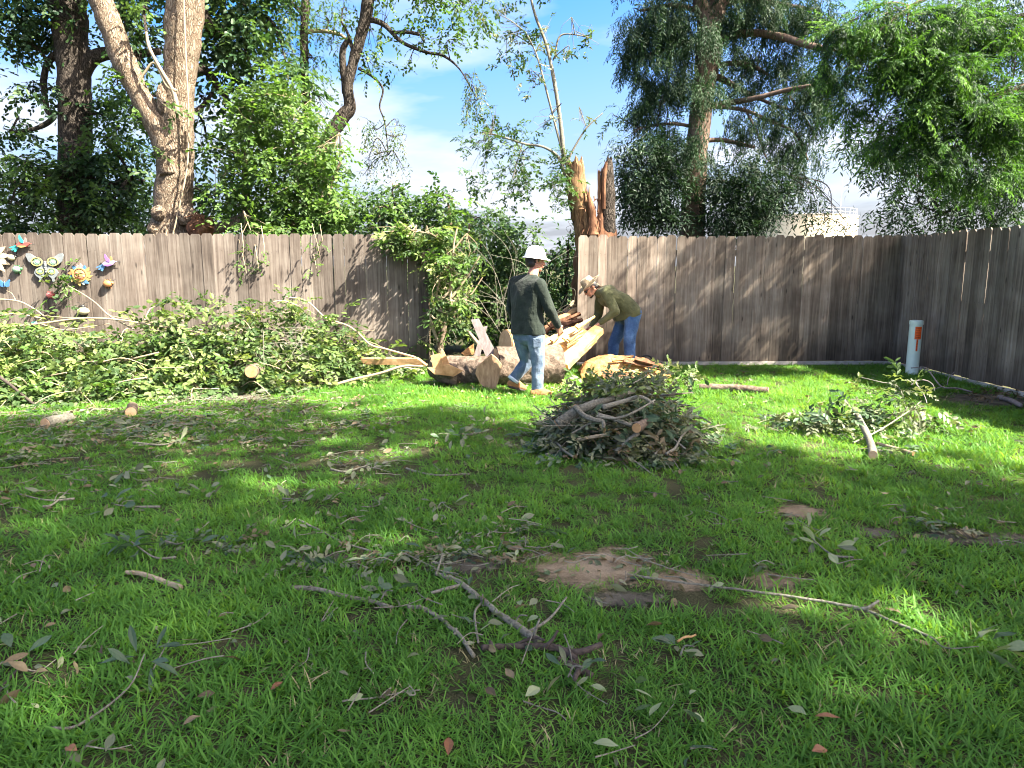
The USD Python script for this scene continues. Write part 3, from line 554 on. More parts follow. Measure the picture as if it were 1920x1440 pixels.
# -- storm-broken stump with its surviving shoots
r = np.random.default_rng(105)
b = P(1112, 440, 11.3); b[2] = 0
t = Thing("broken_stump", "storm-broken forked stump with torn orange wood, behind the grey fence beside the gap", "tree stump", b)
def prong(pix, Y, seed, sides=22, jag=.22, rough=.16):
    p, rr = limb(pix, Y, 9); v, f = tube(p, rr, sides, rough, seed, 8, False); n = len(p)
    a = np.random.default_rng(seed).random(sides) ** 1.6 * jag; V = v.reshape(n, sides, 3)
    V[-1] += np.stack([0 * a, 0 * a, a], -1); V[-2] += np.stack([0 * a, 0 * a, a * .5], -1); V[-1] = V[-1] * .75 + V[-1].mean(0) * .25 * [1, 1, 0] + V[-1] * [0, 0, .25]
    v = np.vstack([V.reshape(-1, 3), p[-1] - [0, 0, .05]]); k = np.arange(sides); e = (n - 1) * sides
    return v, np.vstack([f, np.stack([e + k, e + (k + 1) % sides, np.full(sides, len(v) - 1)], 1)])
t.part("trunk", limb_mesh([(1118, 640, 96), (1118, 480, 84), (1118, 446, 78), (1117, 425, 60), (1115, 408, 26)], 11.4, 20, .25, 31)[0], M["wood_red"], smooth=30)
t.part("split_stem", prong([(1110, 640, 60), (1104, 480, 50), (1098, 430, 42), (1090, 390, 40), (1081, 350, 37), (1078, 314, 34)], 11.25, 32, 26, .20, .22), M["wood_torn"], smooth=30, label="torn stem of bare golden wood")
t.part("split_stem", prong([(1132, 640, 50), (1138, 480, 36), (1138, 430, 32), (1138, 370, 30), (1138, 335, 26), (1141, 312, 18), (1143, 300, 10)], 11.25, 33, 20, .10, .10), M["bark_dark"], smooth=35, label="torn stem still in dark bark")
t.part("torn_strip", prong([(1132, 392, 7), (1132, 350, 8), (1133, 325, 8), (1136, 312, 6)], 11.08, 34, 8, .10), M["wood_red"], smooth=35)
t.part("torn_strip", prong([(1126, 440, 12), (1125, 400, 10), (1124, 360, 7), (1123, 325, 5)], 11.12, 36, 9, .10, .35), M["wood_red"], smooth=35)
t.part("torn_strip", prong([(1112, 440, 24), (1111, 410, 18), (1107, 384, 12), (1103, 364, 6)], 11.08, 35, 10, .14, .35), M["wood_red"], smooth=35)
t.part("bark_sheet", prong([(1066, 376, 6), (1074, 400, 7), (1080, 425, 7), (1084, 452, 6)], 11.22, 38, 8, .05, .3), M["bark_dark"], smooth=35)
for k in range(16):
    px = 1066 + 24 * r.random() if k < 9 else 1126 + 14 * r.random(); py = 312 if k < 9 else 318; a = P(px, py, 11.15 + .12 * r.random())
    t.part("splinter", tube([a - [0, 0, .06], a + [r.normal(0, .010), 0, r.uniform(.03, .10)]], [.012, .001], 4), M["wood"] if k < 9 else M["wood_red"])
for k in range(40):
    a = P(1094 + 34 * r.random(), 440 - 75 * r.random() ** 1.5, 11.02 + .1 * r.random()); t.part("splinter", tube([a, a + [r.normal(0, .03), -.02, r.uniform(-.1, .12)]], [.012, .003], 4), M["wood_red"])
s1, ls1 = limb_mesh([(1058, 305, 9), (1052, 240, 7.5), (1042, 170, 7), (1026, 90, 6), (1004, 30, 5), (992, -20, 4), (980, -90, 3)], 11.1, 7, .15, 37)
s2, ls2 = limb_mesh([(1056, 290, 6), (1040, 230, 4.5), (1022, 160, 4), (1005, 100, 3), (985, 60, 3)], 11.1, 6, .15, 38)
s3, ls3 = limb_mesh([(1060, 330, 8), (1048, 296, 6), (1020, 276, 5), (985, 270, 4), (940, 256, 4), (905, 248, 2.5)], 11.1, 6, .15, 39)
s4, ls4 = limb_mesh([(1040, 110, 4), (1046, 75, 3.5), (1058, 64, 3), (1085, 66, 2.5), (1110, 72, 2)], 11.1, 5, .15, 40)
s5, ls5 = limb_mesh([(1060, 310, 6), (1075, 280, 4), (1100, 240, 3), (1130, 212, 2)], 11.1, 5, .15, 41)
for s in (s1, s2, s3, s4, s5): t.part("shoot", s, M["twig"], smooth=True)
g, c = fol(t, "foliage", r, 11.1, [(965, 60, 45, 40, .8), (930, 25, 40, 30, .7), (1000, 105, 40, 30, .7), (1005, 160, 26, 24, .7), (950, 110, 25, 25, .35), (1075, 85, 30, 24, .25), (1062, 110, 18, 22, .3), (1105, 70, 12, 18, .5), (1025, 50, 20, 30, .4), (1030, 215, 14, 12, .5), (1092, 230, 16, 14, .5), (1010, -40, 60, 40, .8)], "oak", [M["leaf_dark"], M["leaf_mid"], M["leaf_oak"]], 170, .4, .46, 2.8, (.42, .62))
g2, c2 = fol(t, "foliage", r, 11.1, [(925, 245, 55, 35, .9), (890, 270, 40, 28, .8), (960, 290, 60, 40, .9), (905, 330, 40, 40, .6), (985, 340, 50, 40, .9), (1050, 335, 30, 45, 1.5, -.15), (1060, 300, 18, 28, 1.4, -.1), (950, 370, 60, 34, .7), (1040, 365, 32, 26, .9, -.2), (920, 205, 26, 16, .7), (1010, 235, 22, 18, .5)], "oak", [M["leaf_mid"], M["leaf_dark"], M["leaf_mid"]], 190, .5, .46, 2.6, (.42, .62))
t.part("twigs", twigs_to(r, [ls1, ls2, ls3, ls4, ls5], g + g2, c + c2, .008), M["twig"], kind="stuff")

# -- conifer with drooping fronds
r = np.random.default_rng(106)
b = P(1297, 440, 13.0); b[2] = 0
t = Thing("cedar_tree", "tall reddish-trunked conifer with drooping dark fronds behind the grey fence", "tree", b)
m1, l1 = limb_mesh([(1290, 640, 56), (1294, 480, 46), (1298, 430, 42), (1303, 330, 40), (1312, 230, 38), (1322, 150, 38), (1330, 80, 44), (1326, 40, 34), (1312, 0, 24), (1300, -80, 18), (1290, -260, 10)], 13, 14, .12, 51, 8, 6, 6)
m2, l2 = limb_mesh([(1330, 85, 34), (1340, 40, 32), (1346, 0, 30), (1352, -120, 22), (1356, -300, 12)], 13, 10, .14, 52)
L = [limb_mesh(x, 13, 7, .2, 60 + k) for k, x in enumerate([
    [(1340, 82, 17), (1370, 66, 14), (1420, 62, 13), (1470, 70, 13, -.3), (1530, 88, 12, -.6), (1580, 92, 10, -.9), (1610, 84, 8, -1), (1645, 92, 4, -1.2)],
    [(1335, 125, 11), (1380, 118, 9), (1415, 126, 8), (1440, 140, 5)], [(1335, 140, 14), (1362, 152, 12), (1395, 170, 8), (1440, 192, 6), (1480, 205, 4)],
    [(1325, 200, 12), (1370, 192, 11), (1420, 183, 9, -.3), (1470, 170, 8, -.5), (1520, 160, 5, -.8)], [(1320, 70, 11), (1280, 82, 8), (1230, 98, 6), (1180, 110, 4)],
    [(1308, 265, 9), (1350, 262, 8), (1390, 270, 7), (1415, 276, 6)], [(1330, 200, 8), (1390, 205, 7), (1440, 225, 6), (1490, 250, 5), (1515, 300, 3)],
    [(1395, 200, 4), (1420, 250, 4), (1440, 300, 3), (1480, 330, 2)], [(1300, 330, 8), (1250, 320, 6), (1210, 330, 4)], [(1310, 240, 8), (1260, 232, 6), (1200, 240, 4)],
    [(1310, 20, 10), (1260, 10, 8), (1200, 20, 5)], [(1345, 10, 12), (1400, 0, 9), (1480, 10, 6), (1540, 20, 4)], [(1300, 350, 7), (1350, 340, 6), (1400, 350, 4), (1440, 360, 3)], [(1480, 180, 4), (1510, 220, 4), (1530, 260, 3)]])]
t.part("trunk", m1, M["bark_cedar"], smooth=True); t.part("stem", m2, M["bark_cedar"], smooth=True)
for m, _ in L: t.part("limb", m, M["bark_cedar"], smooth=True)
g, c = fol(t, "crown", r, 13, [(1200, 50, 45, 40, 1.3), (1240, 20, 60, 30, 1.4), (1280, 60, 40, 50, 1.3), (1230, 110, 40, 40, 1.1), (1270, 150, 40, 40, 1.3), (1225, 190, 45, 40, 1.2), (1400, 20, 70, 34, 1.4), (1500, 30, 60, 36, 1.5), (1460, 100, 50, 34, 1.0),
    (1390, 95, 40, 24, .9), (1410, 150, 50, 26, .8), (1540, 120, 40, 40, 1.3), (1500, 170, 40, 26, 1.0), (1440, 205, 60, 26, .7), (1400, 240, 50, 40, .5), (1480, 260, 45, 50, .6), (1530, 200, 30, 45, .8), (1350, -80, 200, 70, 1.1), (1250, 270, 40, 40, 1.2), (1340, 120, 20, 40, .6), (1360, 40, 30, 30, .7), (1500, 300, 40, 40, .6), (1330, 300, 18, 60, .4), (1180, 100, 24, 30, .9), (1322, 165, 34, 40, .6, -.7), (1306, 262, 30, 34, .5, -.7), (1336, 60, 30, 40, .5, -.7)],
    "cedar", M["cedar_dark"], 210, .9, .42, 2.0, (.7, 1.15), .9, .3)
g2, c2 = fol(t, "crown", r, 12.6, [(x[0], x[1], x[2], x[3], x[4] * 1.5, *x[5:]) for x in [(1200, 330, 50, 60, 1.6), (1260, 300, 30, 50, 1.4), (1450, 330, 50, 40, 1.2), (1215, 290, 45, 50, 1.8), (1240, 350, 50, 50, 2.2), (1200, 390, 40, 36, 2.0), (1255, 410, 40, 30, 2.2), (1170, 260, 30, 26, .6), (1180, 330, 22, 30, .8), (1345, 380, 40, 60, 2.2), (1390, 320, 50, 50, 1.8), (1415, 365, 55, 50, 2.2), (1390, 412, 50, 30, 2.4), (1490, 350, 40, 26, .9), (1530, 380, 30, 20, .7), (1560, 408, 26, 16, .8), (1470, 395, 30, 20, .6), (1150, 215, 20, 18, .5), (1590, 420, 20, 16, .6), (1290, 330, 14, 14, .9, -.2), (1285, 275, 16, 30, 1, -.1)]],
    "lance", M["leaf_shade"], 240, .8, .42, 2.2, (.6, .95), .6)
t.part("twigs", twigs_to(r, [l1[16:], l2] + [x for _, x in L], g + g2, c + c2, .009, 9), M["bark_dark"], kind="stuff")

# -- bright boughs that reach in over the right-hand fence
r = np.random.default_rng(107)
t = Thing("cedar_tree", "bright green feathery conifer reaching in from the right over the side fence", "tree", (8.7, 9.3, 0))
tr, lt = (lambda a: (tube(a[:, :3], a[:, 3], 12, .14, 71, 5), a[:, :3]))(spline([(8.7, 9.3, -.1, .32), (8.7, 9.3, 2, .27), (8.6, 9.2, 5, .22), (8.7, 9.2, 8, .15), (8.6, 9.3, 11, .05)], 8))
t.part("trunk", tr, M["bark_cedar"], smooth=True)
LB = [(lambda a: (tube(a[:, :3], a[:, 3], 7, .2, 72 + k, 8), a[:, :3]))(spline(x, 7)) for k, x in enumerate([
    [(8.7, 9.2, 3.4, .10), (7.6, 9.0, 3.7, .07), (6.4, 8.9, 3.6, .05), (5.2, 8.8, 3.3, .02)], [(8.6, 9.2, 4.6, .10), (7.4, 8.9, 5.2, .07), (6.0, 8.8, 5.0, .05), (4.6, 8.8, 4.4, .02)],
    [(8.6, 9.2, 2.9, .08), (7.7, 9.4, 2.9, .05), (6.7, 9.5, 2.7, .02)], [(8.6, 9.2, 6.0, .09), (7.2, 8.9, 6.6, .06), (5.8, 8.8, 6.6, .02)], [(8.6, 9.2, 7.2, .08), (9.9, 9.0, 7.8, .05), (10.9, 9.1, 7.6, .02)],
    [(8.7, 9.2, 5.0, .09), (9.9, 9.0, 5.6, .05), (11, 9.0, 5.2, .02)], [(8.7, 9.2, 8.2, .06), (7.8, 8.9, 8.8, .04), (6.9, 8.9, 8.8, .02)]])]
for m, _ in LB: t.part("limb", m, M["bark_cedar"], smooth=True)
spec = [(x, y, a, b, d * .72) for x, y, a, b, d in [(1700, 60, 100, 55, 1.2), (1800, 50, 90, 60, 1.3), (1620, 40, 60, 45, 1.2), (1650, 120, 70, 45, 1.2), (1745, 140, 90, 50, 1.4), (1860, 150, 80, 70, 1.4), (1600, 180, 45, 40, .8), (1690, 210, 80, 45, 1.3), (1790, 230, 90, 50, 1.5), (1880, 260, 70, 60, 1.3), (1640, 265, 50, 26, .7), (1730, 285, 70, 40, 1.2), (1830, 320, 60, 40, 1.0), (1580, 110, 40, 40, .9), (1560, 60, 40, 40, .9), (1900, 60, 80, 80, .8)]]
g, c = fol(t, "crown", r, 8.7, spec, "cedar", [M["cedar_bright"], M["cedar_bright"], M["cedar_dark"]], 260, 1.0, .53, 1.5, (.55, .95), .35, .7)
# the higher and farther boughs, outside the picture: they dapple the back fence
q = np.vstack([blob(r, cc, rr, n, .52, .8, 5) for cc, rr, n in [((7.0, 9.0, 5.8), (2.0, .9, 1.0), 300), ((8.7, 9.0, 6.8), (2.4, 1.0, 1.3), 420), ((10.2, 8.9, 6.2), (1.8, 1.0, 1.5), 340), ((8.6, 9.2, 8.8), (2.2, 1.1, 1.4), 340), ((8.8, 9.3, 4.2), (1.7, .9, 1.0), 220), ((7.4, 9.5, 3.3), (1.2, .6, .6), 120)]])
scatter(numbered(t.path, "crown"), q - t.base, "cedar", [M["cedar_bright"], M["cedar_dark"]], r, (1.1, 1.7), .6, None, .3)
t.part("twigs", twigs_to(r, [lt] + [x for _, x in LB], g, c, .008, 9), M["bark_cedar"], kind="stuff")
# -- dark broadleaf behind the side fence
r = np.random.default_rng(108)
b = np.array([10.2, 12.6, 0])
t = Thing("pecan_tree", "dark narrow-leaved tree drooping behind the side fence, below the bright conifer", "tree", b)
tr, lt = (lambda a: (tube(a[:, :3], a[:, 3], 10, .14, 81, 5), a[:, :3]))(spline([(10.2, 12.6, -.1, .2), (10.1, 12.6, 2.2, .17), (9.6, 12.5, 4.2, .13), (9.4, 12.4, 6.5, .06)], 8))
t.part("trunk", tr, M["bark_dark"], smooth=True)
LB = [(lambda a: (tube(a[:, :3], a[:, 3], 6, .2, 82 + k, 8), a[:, :3]))(spline(x, 7)) for k, x in enumerate([
    [(9.8, 12.5, 3.6, .08), (8.6, 12.3, 3.8, .05), (7.4, 12.2, 3.3, .025)], [(10, 12.5, 2.9, .07), (8.8, 12.3, 2.8, .04), (7.2, 12.2, 2.3, .02)], [(9.5, 12.4, 5.2, .07), (8.2, 12.2, 5.4, .04), (7.0, 12.2, 4.8, .02)]])]
for m, _ in LB: t.part("limb", m, M["bark_dark"], smooth=True)
g, c = fol(t, "crown", r, 12.3, [(1640, 290, 60, 30, 1.0), (1700, 270, 70, 40, 1.3), (1780, 300, 70, 45, 1.3), (1740, 350, 80, 34, 1.1), (1690, 395, 55, 26, 1.0), (1790, 385, 70, 36, 1.2), (1870, 350, 60, 60, 1.2), (1860, 415, 80, 34, 1.4), (1930, 300, 60, 110, 1.2), (1740, 425, 60, 16, 1.0), (1680, 330, 36, 26, .7), (1600, 250, 40, 30, .6), (1570, 215, 34, 26, .6), (1960, 200, 80, 120, 1)], "lance", [M["leaf_shade"], M["leaf_dark"]], 290, .9, .42, 2.0, (.7, 1.0), .6)
t.part("twigs", twigs_to(r, [lt[8:]] + [x for _, x in LB], g, c, .01), M["bark_dark"], kind="stuff")

# -- shrubs that fill the gap in the fence
r = np.random.default_rng(109)
def shrub(name, label, px, py, Y, spec, kind, mats, seed, stems, stem_mat, scale=(.6, .95), dz=.6, gap=.44, hang=.25):
    b = P(px, py, Y); b[2] = 0
    t = Thing(name, label, "shrub", b, None)
    ls = [limb(x, Y) for x in stems]
    for p, rr in ls: t.part("stem", tube(p, rr, 6, .2, seed, 9), M[stem_mat], smooth=True)
    g, c = fol(t, "foliage", r, Y, spec, kind, [M[m] for m in mats], seed, dz, gap, 2.4, scale, hang)
    t.part("twigs", twigs_to(r, [p for p, _ in ls], g, c, .010, 9), M[stem_mat], kind="stuff"); return t
shrub("shrub", "tall leafy shrub between the left fence and the gap, pale new leaves on top", 800, 600, 10.9, [(720, 400, 60, 45, 1.2), (770, 390, 60, 50, 1.3), (830, 400, 50, 50, 1.3), (700, 430, 40, 22, 1), (800, 450, 50, 50, 1.3), (850, 460, 45, 50, 1.2), (840, 540, 40, 50, .9), (745, 345, 34, 16, .6), (830, 365, 26, 20, .9)], "broad", ["leaf_mid", "leaf_bright", "leaf_dark"], 310,
      [[(800, 690, 14), (800, 560, 12), (780, 460, 8), (740, 380, 4)], [(820, 690, 14), (840, 560, 12), (850, 470, 9), (840, 380, 4)], [(820, 640, 10), (870, 520, 8), (880, 420, 4)]], "bark_tan")
shrub("shrub", "dense dark green shrub filling the gap behind the man in the white helmet", 920, 660, 12.0, [(900, 440, 60, 50, 1.4), (960, 450, 50, 60, 1.4), (900, 520, 80, 60, 1.6), (960, 540, 70, 60, 1.5), (890, 600, 80, 50, 1.5), (960, 610, 70, 40, 1.3), (1040, 560, 50, 50, 1.2), (1055, 490, 40, 40, .9), (1070, 440, 22, 36, .9), (1020, 500, 40, 30, .7), (1050, 620, 60, 40, 1.2), (850, 420, 40, 40, 1), (820, 600, 60, 60, 1.3)], "broad", ["leaf_dark", "leaf_mid", "leaf_mid"], 340,
      [[(900, 690, 12), (910, 560, 9), (900, 450, 5)], [(960, 690, 12), (955, 560, 9), (960, 460, 5)], [(1050, 690, 10), (1060, 560, 8), (1066, 450, 4)]], "bark_dark", dz=.9)
shrub("shrub", "far green hedge glimpsed through the gap and over the fences", 900, 500, 19.0, [(640, 415, 60, 34, .9), (740, 425, 60, 30, 1), (880, 440, 90, 40, 1), (1010, 480, 70, 22, 1), (1080, 480, 40, 26, 1), (960, 520, 150, 60, 1.4), (820, 520, 100, 70, 1.4), (350, 430, 100, 24, .8), (1080, 560, 60, 60, 1.2)], "broad", ["leaf_mid", "leaf_dark"], 370,
      [[(900, 600, 8), (890, 480, 6), (880, 420, 3)], [(640, 600, 8), (640, 430, 4)], [(1060, 600, 8), (1050, 480, 4)]], "bark_dark", (1.0, 1.5), 1.2)
# sunlit branch leaning out of the gap in front of the fence's end
t = shrub("shrub", "broken pale-stemmed shrub leaning over the end of the left fence", 830, 640, 9.75, [(x[0], x[1], x[2], x[3], x[4] * 1.9) for x in [(835, 500, 34, 40, .7), (825, 610, 30, 36, .5), (870, 560, 36, 50, .4), (745, 440, 36, 22, .9), (775, 455, 34, 26, 1.2), (800, 480, 24, 22, .9), (820, 440, 36, 22, .9), (850, 470, 30, 34, .5), (815, 560, 26, 30, .35), (850, 590, 34, 40, .3), (840, 520, 30, 30, .35), (800, 640, 18, 22, .35), (715, 435, 24, 16, .6)]], "oak", ["leaf_bright", "leaf_pile", "leaf_mid"], 400,
      [[(905, 655, 8), (868, 610, 7), (848, 590, 7), (845, 540, 6), (848, 490, 5), (852, 450, 4), (858, 425, 3)], [(848, 490, 4), (826, 452, 3), (795, 436, 2.5), (760, 440, 2)], [(845, 545, 6), (825, 560, 5), (806, 545, 3)], [(845, 560, 6), (875, 520, 4), (900, 480, 2.5)], [(846, 590, 7), (815, 580, 5), (800, 588, 4)], [(846, 530, 5), (830, 500, 4), (808, 470, 3), (760, 450, 2)], [(848, 565, 4), (880, 555, 3), (905, 520, 2)], [(806, 595, 5), (815, 625, 6), (822, 640, 4)], [(846, 545, 4), (820, 530, 3), (812, 510, 2)]], "twig_pale", (.5, .8), .3)
ar = []
rr_ = np.random.default_rng(77)
for k in range(40):     # bare arching twigs in the gap
    x0, y0 = rr_.uniform(830, 1080), rr_.uniform(560, 650); x1 = x0 + rr_.uniform(-110, 90); y1 = y0 - rr_.uniform(40, 190); Y = rr_.uniform(10.3, 11.3)
    ar.append(stick([P(x0, y0, Y), P((x0 + x1) / 2 + rr_.uniform(-30, 30), (y0 + y1) / 2 - 26, Y - .1), P(x1, y1, Y - rr_.uniform(0, .4))], .0042, .002, 5, 4))
t = Thing("bare_brush", "tangle of bare grey arching twigs in the gap behind the two men", "brush", G(950, 690)); t.part("twigs", cat(ar), M["twig"], kind="stuff")

# -- shade trees behind the viewer's right shoulder: they throw the shade on the near lawn
r = np.random.default_rng(120)
EDGE = np.array([G(*p)[:2] for p in [(-300, 800), (0, 800), (350, 772), (650, 765), (950, 782), (1150, 800), (1300, 835), (1500, 852), (1700, 876), (1850, 905), (1920, 935)]])
def shade_edge(x):
    return np.interp(x, EDGE[:, 0], EDGE[:, 1]) + .7 * (meshkit.fbm(np.stack([x * 1.3, 0 * x, 0 * x], -1), 3, 8) - .5)
for k, (bx, by, lab) in enumerate([(7.8, -4.2, "tall shade tree out of view behind the viewer, the nearer one"), (14.2, -4.0, "tall shade tree out of view behind the viewer, the one farther right")]):
    t = Thing("shade_tree", lab, "tree", (bx, by, 0))
    a = spline([(bx, by, -.1, .42), (bx + .1, by, 4, .34), (bx - .1, by + .2, 9, .26), (bx, by + .4, 14, .14), (bx, by + .5, 17.5, .04)], 8); t.part("trunk", tube(a[:, :3], a[:, 3], 12, .14, 90 + k, 5), M["bark_tan"], smooth=True)
    lm = [a[:, :3]]
    for j in range(10):
        an = j * 2.4 + k; z = 9 + j * .7; e = np.array([bx + 4.0 * math.cos(an), by + .8 + 4.2 * math.sin(an), z + 1.8]); i0 = 14 + int(1.5 * j); q = spline([(*a[i0, :3], .12), (*((a[i0, :3] + e) / 2 + [0, 0, .5]), .08), (*e, .03)], 6)
        t.part("limb", tube(q[:, :3], q[:, 3], 7, .15, j, 6), M["bark_tan"], smooth=True); lm.append(q[:, :3])
    n = 4300; q = unit(r.normal(size=(n, 3))) * (r.random((n, 1)) ** .38) * [5.2, 5.6, 3.2] + [bx + .1, by + 1.6, 14.0]
    gx_, gy_ = q[:, 0] - SUN[0] / SUN[2] * q[:, 2], q[:, 1] - SUN[1] / SUN[2] * q[:, 2]
    nz = meshkit.fbm(np.stack([gx_ * 1.1, gy_ * 1.1, 0 * gx_ + 3], -1), 4, 77)
    keep = (gy_ < shade_edge(gx_) + r.normal(0, .12, n)) & ((nz < .66) | (r.random(n) < .06))
    for px, py, rad in ((110, 1190, .26), (235, 1150, .17), (15, 1300, .18), (450, 1400, .14), (850, 1320, .10), (275, 868, .22), (1330, 1300, .13), (420, 1165, .12), (60, 1020, .12), (640, 800, .2)):      # gaps in the leaves
        c = G(px, py); keep &= np.hypot(gx_ - c[0], (gy_ - c[1]) * .8) > rad * .7 + .10
    q = q[keep]
    scatter(numbered(t.path, "crown"), q - t.base, "big", [M["leaf_mid"]], r, (.42, .6), .2)
# ------------------------------------------------------------------ garden ornaments on the left fence
FD = np.array([8.24, 1.15, 0]); FD /= np.linalg.norm(FD); FN = np.array([FD[1], -FD[0], 0])   # along the fence, out of the fence
def on_fence(px, py):
    y = 9.0
    for _ in range(6): p = P(px, py, y); y = fence_y(p[0]) - .02
    return P(px, py, y)
def paint(name, c, rough=.45): return plain("paint_" + name, c, rough, .4, .10, 60)
PT = {k: paint(k, c) for k, c in dict(teal=(.03, .22, .21), green=(.05, .24, .07), sage=(.16, .27, .17), red=(.30, .06, .05), yellow=(.27, .19, .07), orange=(.31, .14, .055), pink=(.38, .17, .16), purple=(.17, .09, .27), lilac=(.28, .2, .31),
      blue=(.04, .12, .27), navy=(.06, .14, .26), cream=(.38, .32, .20), petal=(.33, .275, .19), grey=(.14, .155, .16), pale=(.25, .265, .26), olive=(.36, .34, .10), black=(.02, .02, .02), skyblue=(.28, .38, .40), rose=(.45, .13, .12)).items()}
def relief(c, poly, d0, depth, sc=1.0):
    """A flat piece: poly in metres (right, up) at c, from d0 to d0+depth out of the fence."""
    v, f = extr(poly, depth); return c + v[:, :1] * FD * sc + v[:, 1:2] * np.array([0, 0, sc]) + (v[:, 2:] + d0) * FN, f
def dome(c, u, w, ru, rw, rd, d0=0.0, n=2):
    q = trimesh.creation.icosphere(n, 1.0); v = q.vertices
    return c + (v[:, :1] * ru + u) * FD + (v[:, 1:2] * rw + w) * np.array([0, 0, 1.0]) + (v[:, 2:] * rd + d0) * FN, np.array(q.faces)
def blob2(pts, rnd=.01):
    return Polygon(pts).buffer(-rnd * .4).buffer(rnd * .8).buffer(-rnd * .4)
def petal(L, W, a, r0=0.0, n=14):
    t = np.linspace(0, 1, n); w = W * np.sin(np.pi * t ** .8) / 2; x = np.r_[r0 + L * t, (r0 + L * t)[::-1]]; y = np.r_[w, -w[::-1]]
    c, s = math.cos(a), math.sin(a); return Polygon(np.stack([x * c - y * s, x * s + y * c], 1)).buffer(0)
# daisy cut by the picture's left edge
c = on_fence(-17, 482); t = Thing("flower_ornament", "large cream daisy ornament at the far left end of the fence", "garden ornament", c)
for k in range(13): t.part("petal", relief(c, petal(.19, .075, k * 2 * np.pi / 13 + .1, .05), .012 + .006 * (k % 2), .012), PT["petal"])
t.part("flower_centre", dome(c, 0, 0, .065, .065, .03, .02), PT["yellow"], smooth=True)
def bird(name, label, px, py, cols, rot):
    c = on_fence(px, py); t = Thing("bird_ornament", label, "garden ornament", c)
    R = lambda P_: affinity.rotate(P_, rot, origin=(0, 0))
    body = blob2([(-.06, .005), (-.02, .03), (.04, .028), (.075, .03), (.095, .022), (.14, .012), (.098, .008), (.06, -.022), (.0, -.034), (-.05, -.02)])
    t.part("body", relief(c, R(body), .02, .03), PT[cols[0]]); t.part("breast", relief(c, R(blob2([(-.04, -.012), (.05, -.012), (.055, -.024), (0, -.038), (-.04, -.026)], .004)), .021, .032), PT[cols[1]])
    t.part("wing", relief(c, R(blob2([(.035, .015), (-.005, .03), (-.02, .085), (-.008, .13), (.012, .085), (.035, .05)])), .042, .014), PT[cols[2]])
    t.part("wing", relief(c, R(blob2([(.03, .02), (.06, .03), (.062, .07), (.045, .095), (.035, .06)])), .02, .014), PT[cols[3]])
    for k, (x, y) in enumerate([(-.16, -.035), (-.135, -.065), (-.10, -.085)]):
        t.part("tail_feather", relief(c, R(blob2([(-.05, .004), (x, y), (x + .022, y - .008), (-.03, -.022)], .006)), .016 + .004 * k, .012), PT[cols[4]])
    t.part("beak", tube([c + FD * .095 * math.cos(math.radians(rot)) + np.array([0, 0, .016 + .095 * math.sin(math.radians(rot))]) + FN * .035, c + FD * .165 + np.array([0, 0, .004 + .16 * math.sin(math.radians(rot))]) + FN * .035], [.005, .002], 5), PT["black"])
bird("hummingbird", "teal and red hummingbird ornament near the top of the fence, beside the daisy", 43, 459, ["red", "yellow", "teal", "rose", "teal"], 0)
bird("hummingbird", "purple and lilac hummingbird ornament to the right of the sun face", 204, 494, ["lilac", "purple", "purple", "orange", "navy"], 5)
# big grey moth-like butterfly
c = on_fence(88, 500); t = Thing("butterfly_ornament", "large grey butterfly ornament with ringed eye spots on its wings", "garden ornament", c)
for s in (-1, 1):
    m = lambda pts: [(s * x, y) for x, y in pts]
    t.part("wing", relief(c, blob2(m([(.02, .0), (.03, .05), (.09, .11), (.17, .165), (.215, .17), (.225, .14), (.20, .07), (.15, .025), (.08, .0), (.03, -.012)]), .02), .016, .016), PT["grey"], label=None)
    t.part("wing", relief(c, blob2(m([(.015, -.01), (.07, -.005), (.12, -.03), (.145, -.08), (.12, -.12), (.09, -.145), (.085, -.19), (.065, -.19), (.06, -.15), (.03, -.12), (.01, -.07)]), .018), .022, .016), PT["grey"])
    for (x, y, R1) in ((.095, .062, .062), (.068, -.058, .042)):
        e = Point(s * x, y); el = affinity.scale(e.buffer(R1), 1.1, .9); 
        t.part("wing_ring", relief(c, el.difference(affinity.scale(e.buffer(R1 * .82), 1.1, .9)), .034, .012), PT["olive"])
        t.part("eye_spot", relief(c, e.buffer(R1 * .56).difference(e.buffer(R1 * .43)), .034, .014), PT["sage"]); t.part("eye_spot", dome(c, s * x, y, R1 * .43, R1 * .43, .014, .036), PT["skyblue"], smooth=True)
    t.part("antenna", tube([c + FD * s * .01 + np.array([0, 0, .07]) + FN * .03, c + FD * s * .03 + np.array([0, 0, .11]) + FN * .035, c + FD * s * .055 + np.array([0, 0, .115]) + FN * .035], .003, 5), PT["black"])
for k in range(6): t.part("body", dome(c, 0, .055 - k * .024, .018 - .0012 * k, .013, .02, .036), PT["pale"] if k % 2 else PT["grey"], smooth=True)
# sun face
c = on_fence(152, 515); t = Thing("sun_ornament", "round orange sun face ornament with many coloured rays", "garden ornament", c)
rc = ["yellow", "yellow", "blue", "pink", "pink", "navy", "yellow", "orange", "blue", "yellow", "yellow", "yellow", "skyblue", "navy", "yellow", "yellow"]
for k in range(16):
    a = k * 2 * np.pi / 16 + .2; L = .085 if k % 2 else .07
    t.part("ray", relief(c, affinity.scale(blob2([(.08 * math.cos(a - .2), .08 * math.sin(a - .2)), ((.10 + L * .5) * math.cos(a - .16), (.10 + L * .5) * math.sin(a - .16)), ((.09 + L) * math.cos(a + .1), (.09 + L) * math.sin(a + .1)), ((.1 + L * .3) * math.cos(a + .2), (.1 + L * .3) * math.sin(a + .2)), (.08 * math.cos(a + .2), .08 * math.sin(a + .2))], .006), .86, .86, origin=(0, 0)), .014 + .004 * (k % 2), .014), PT[rc[k]])
t.part("rim", relief(c, Point(0, 0).buffer(.088).difference(Point(0, 0).buffer(.074)), .03, .016), PT["yellow"])
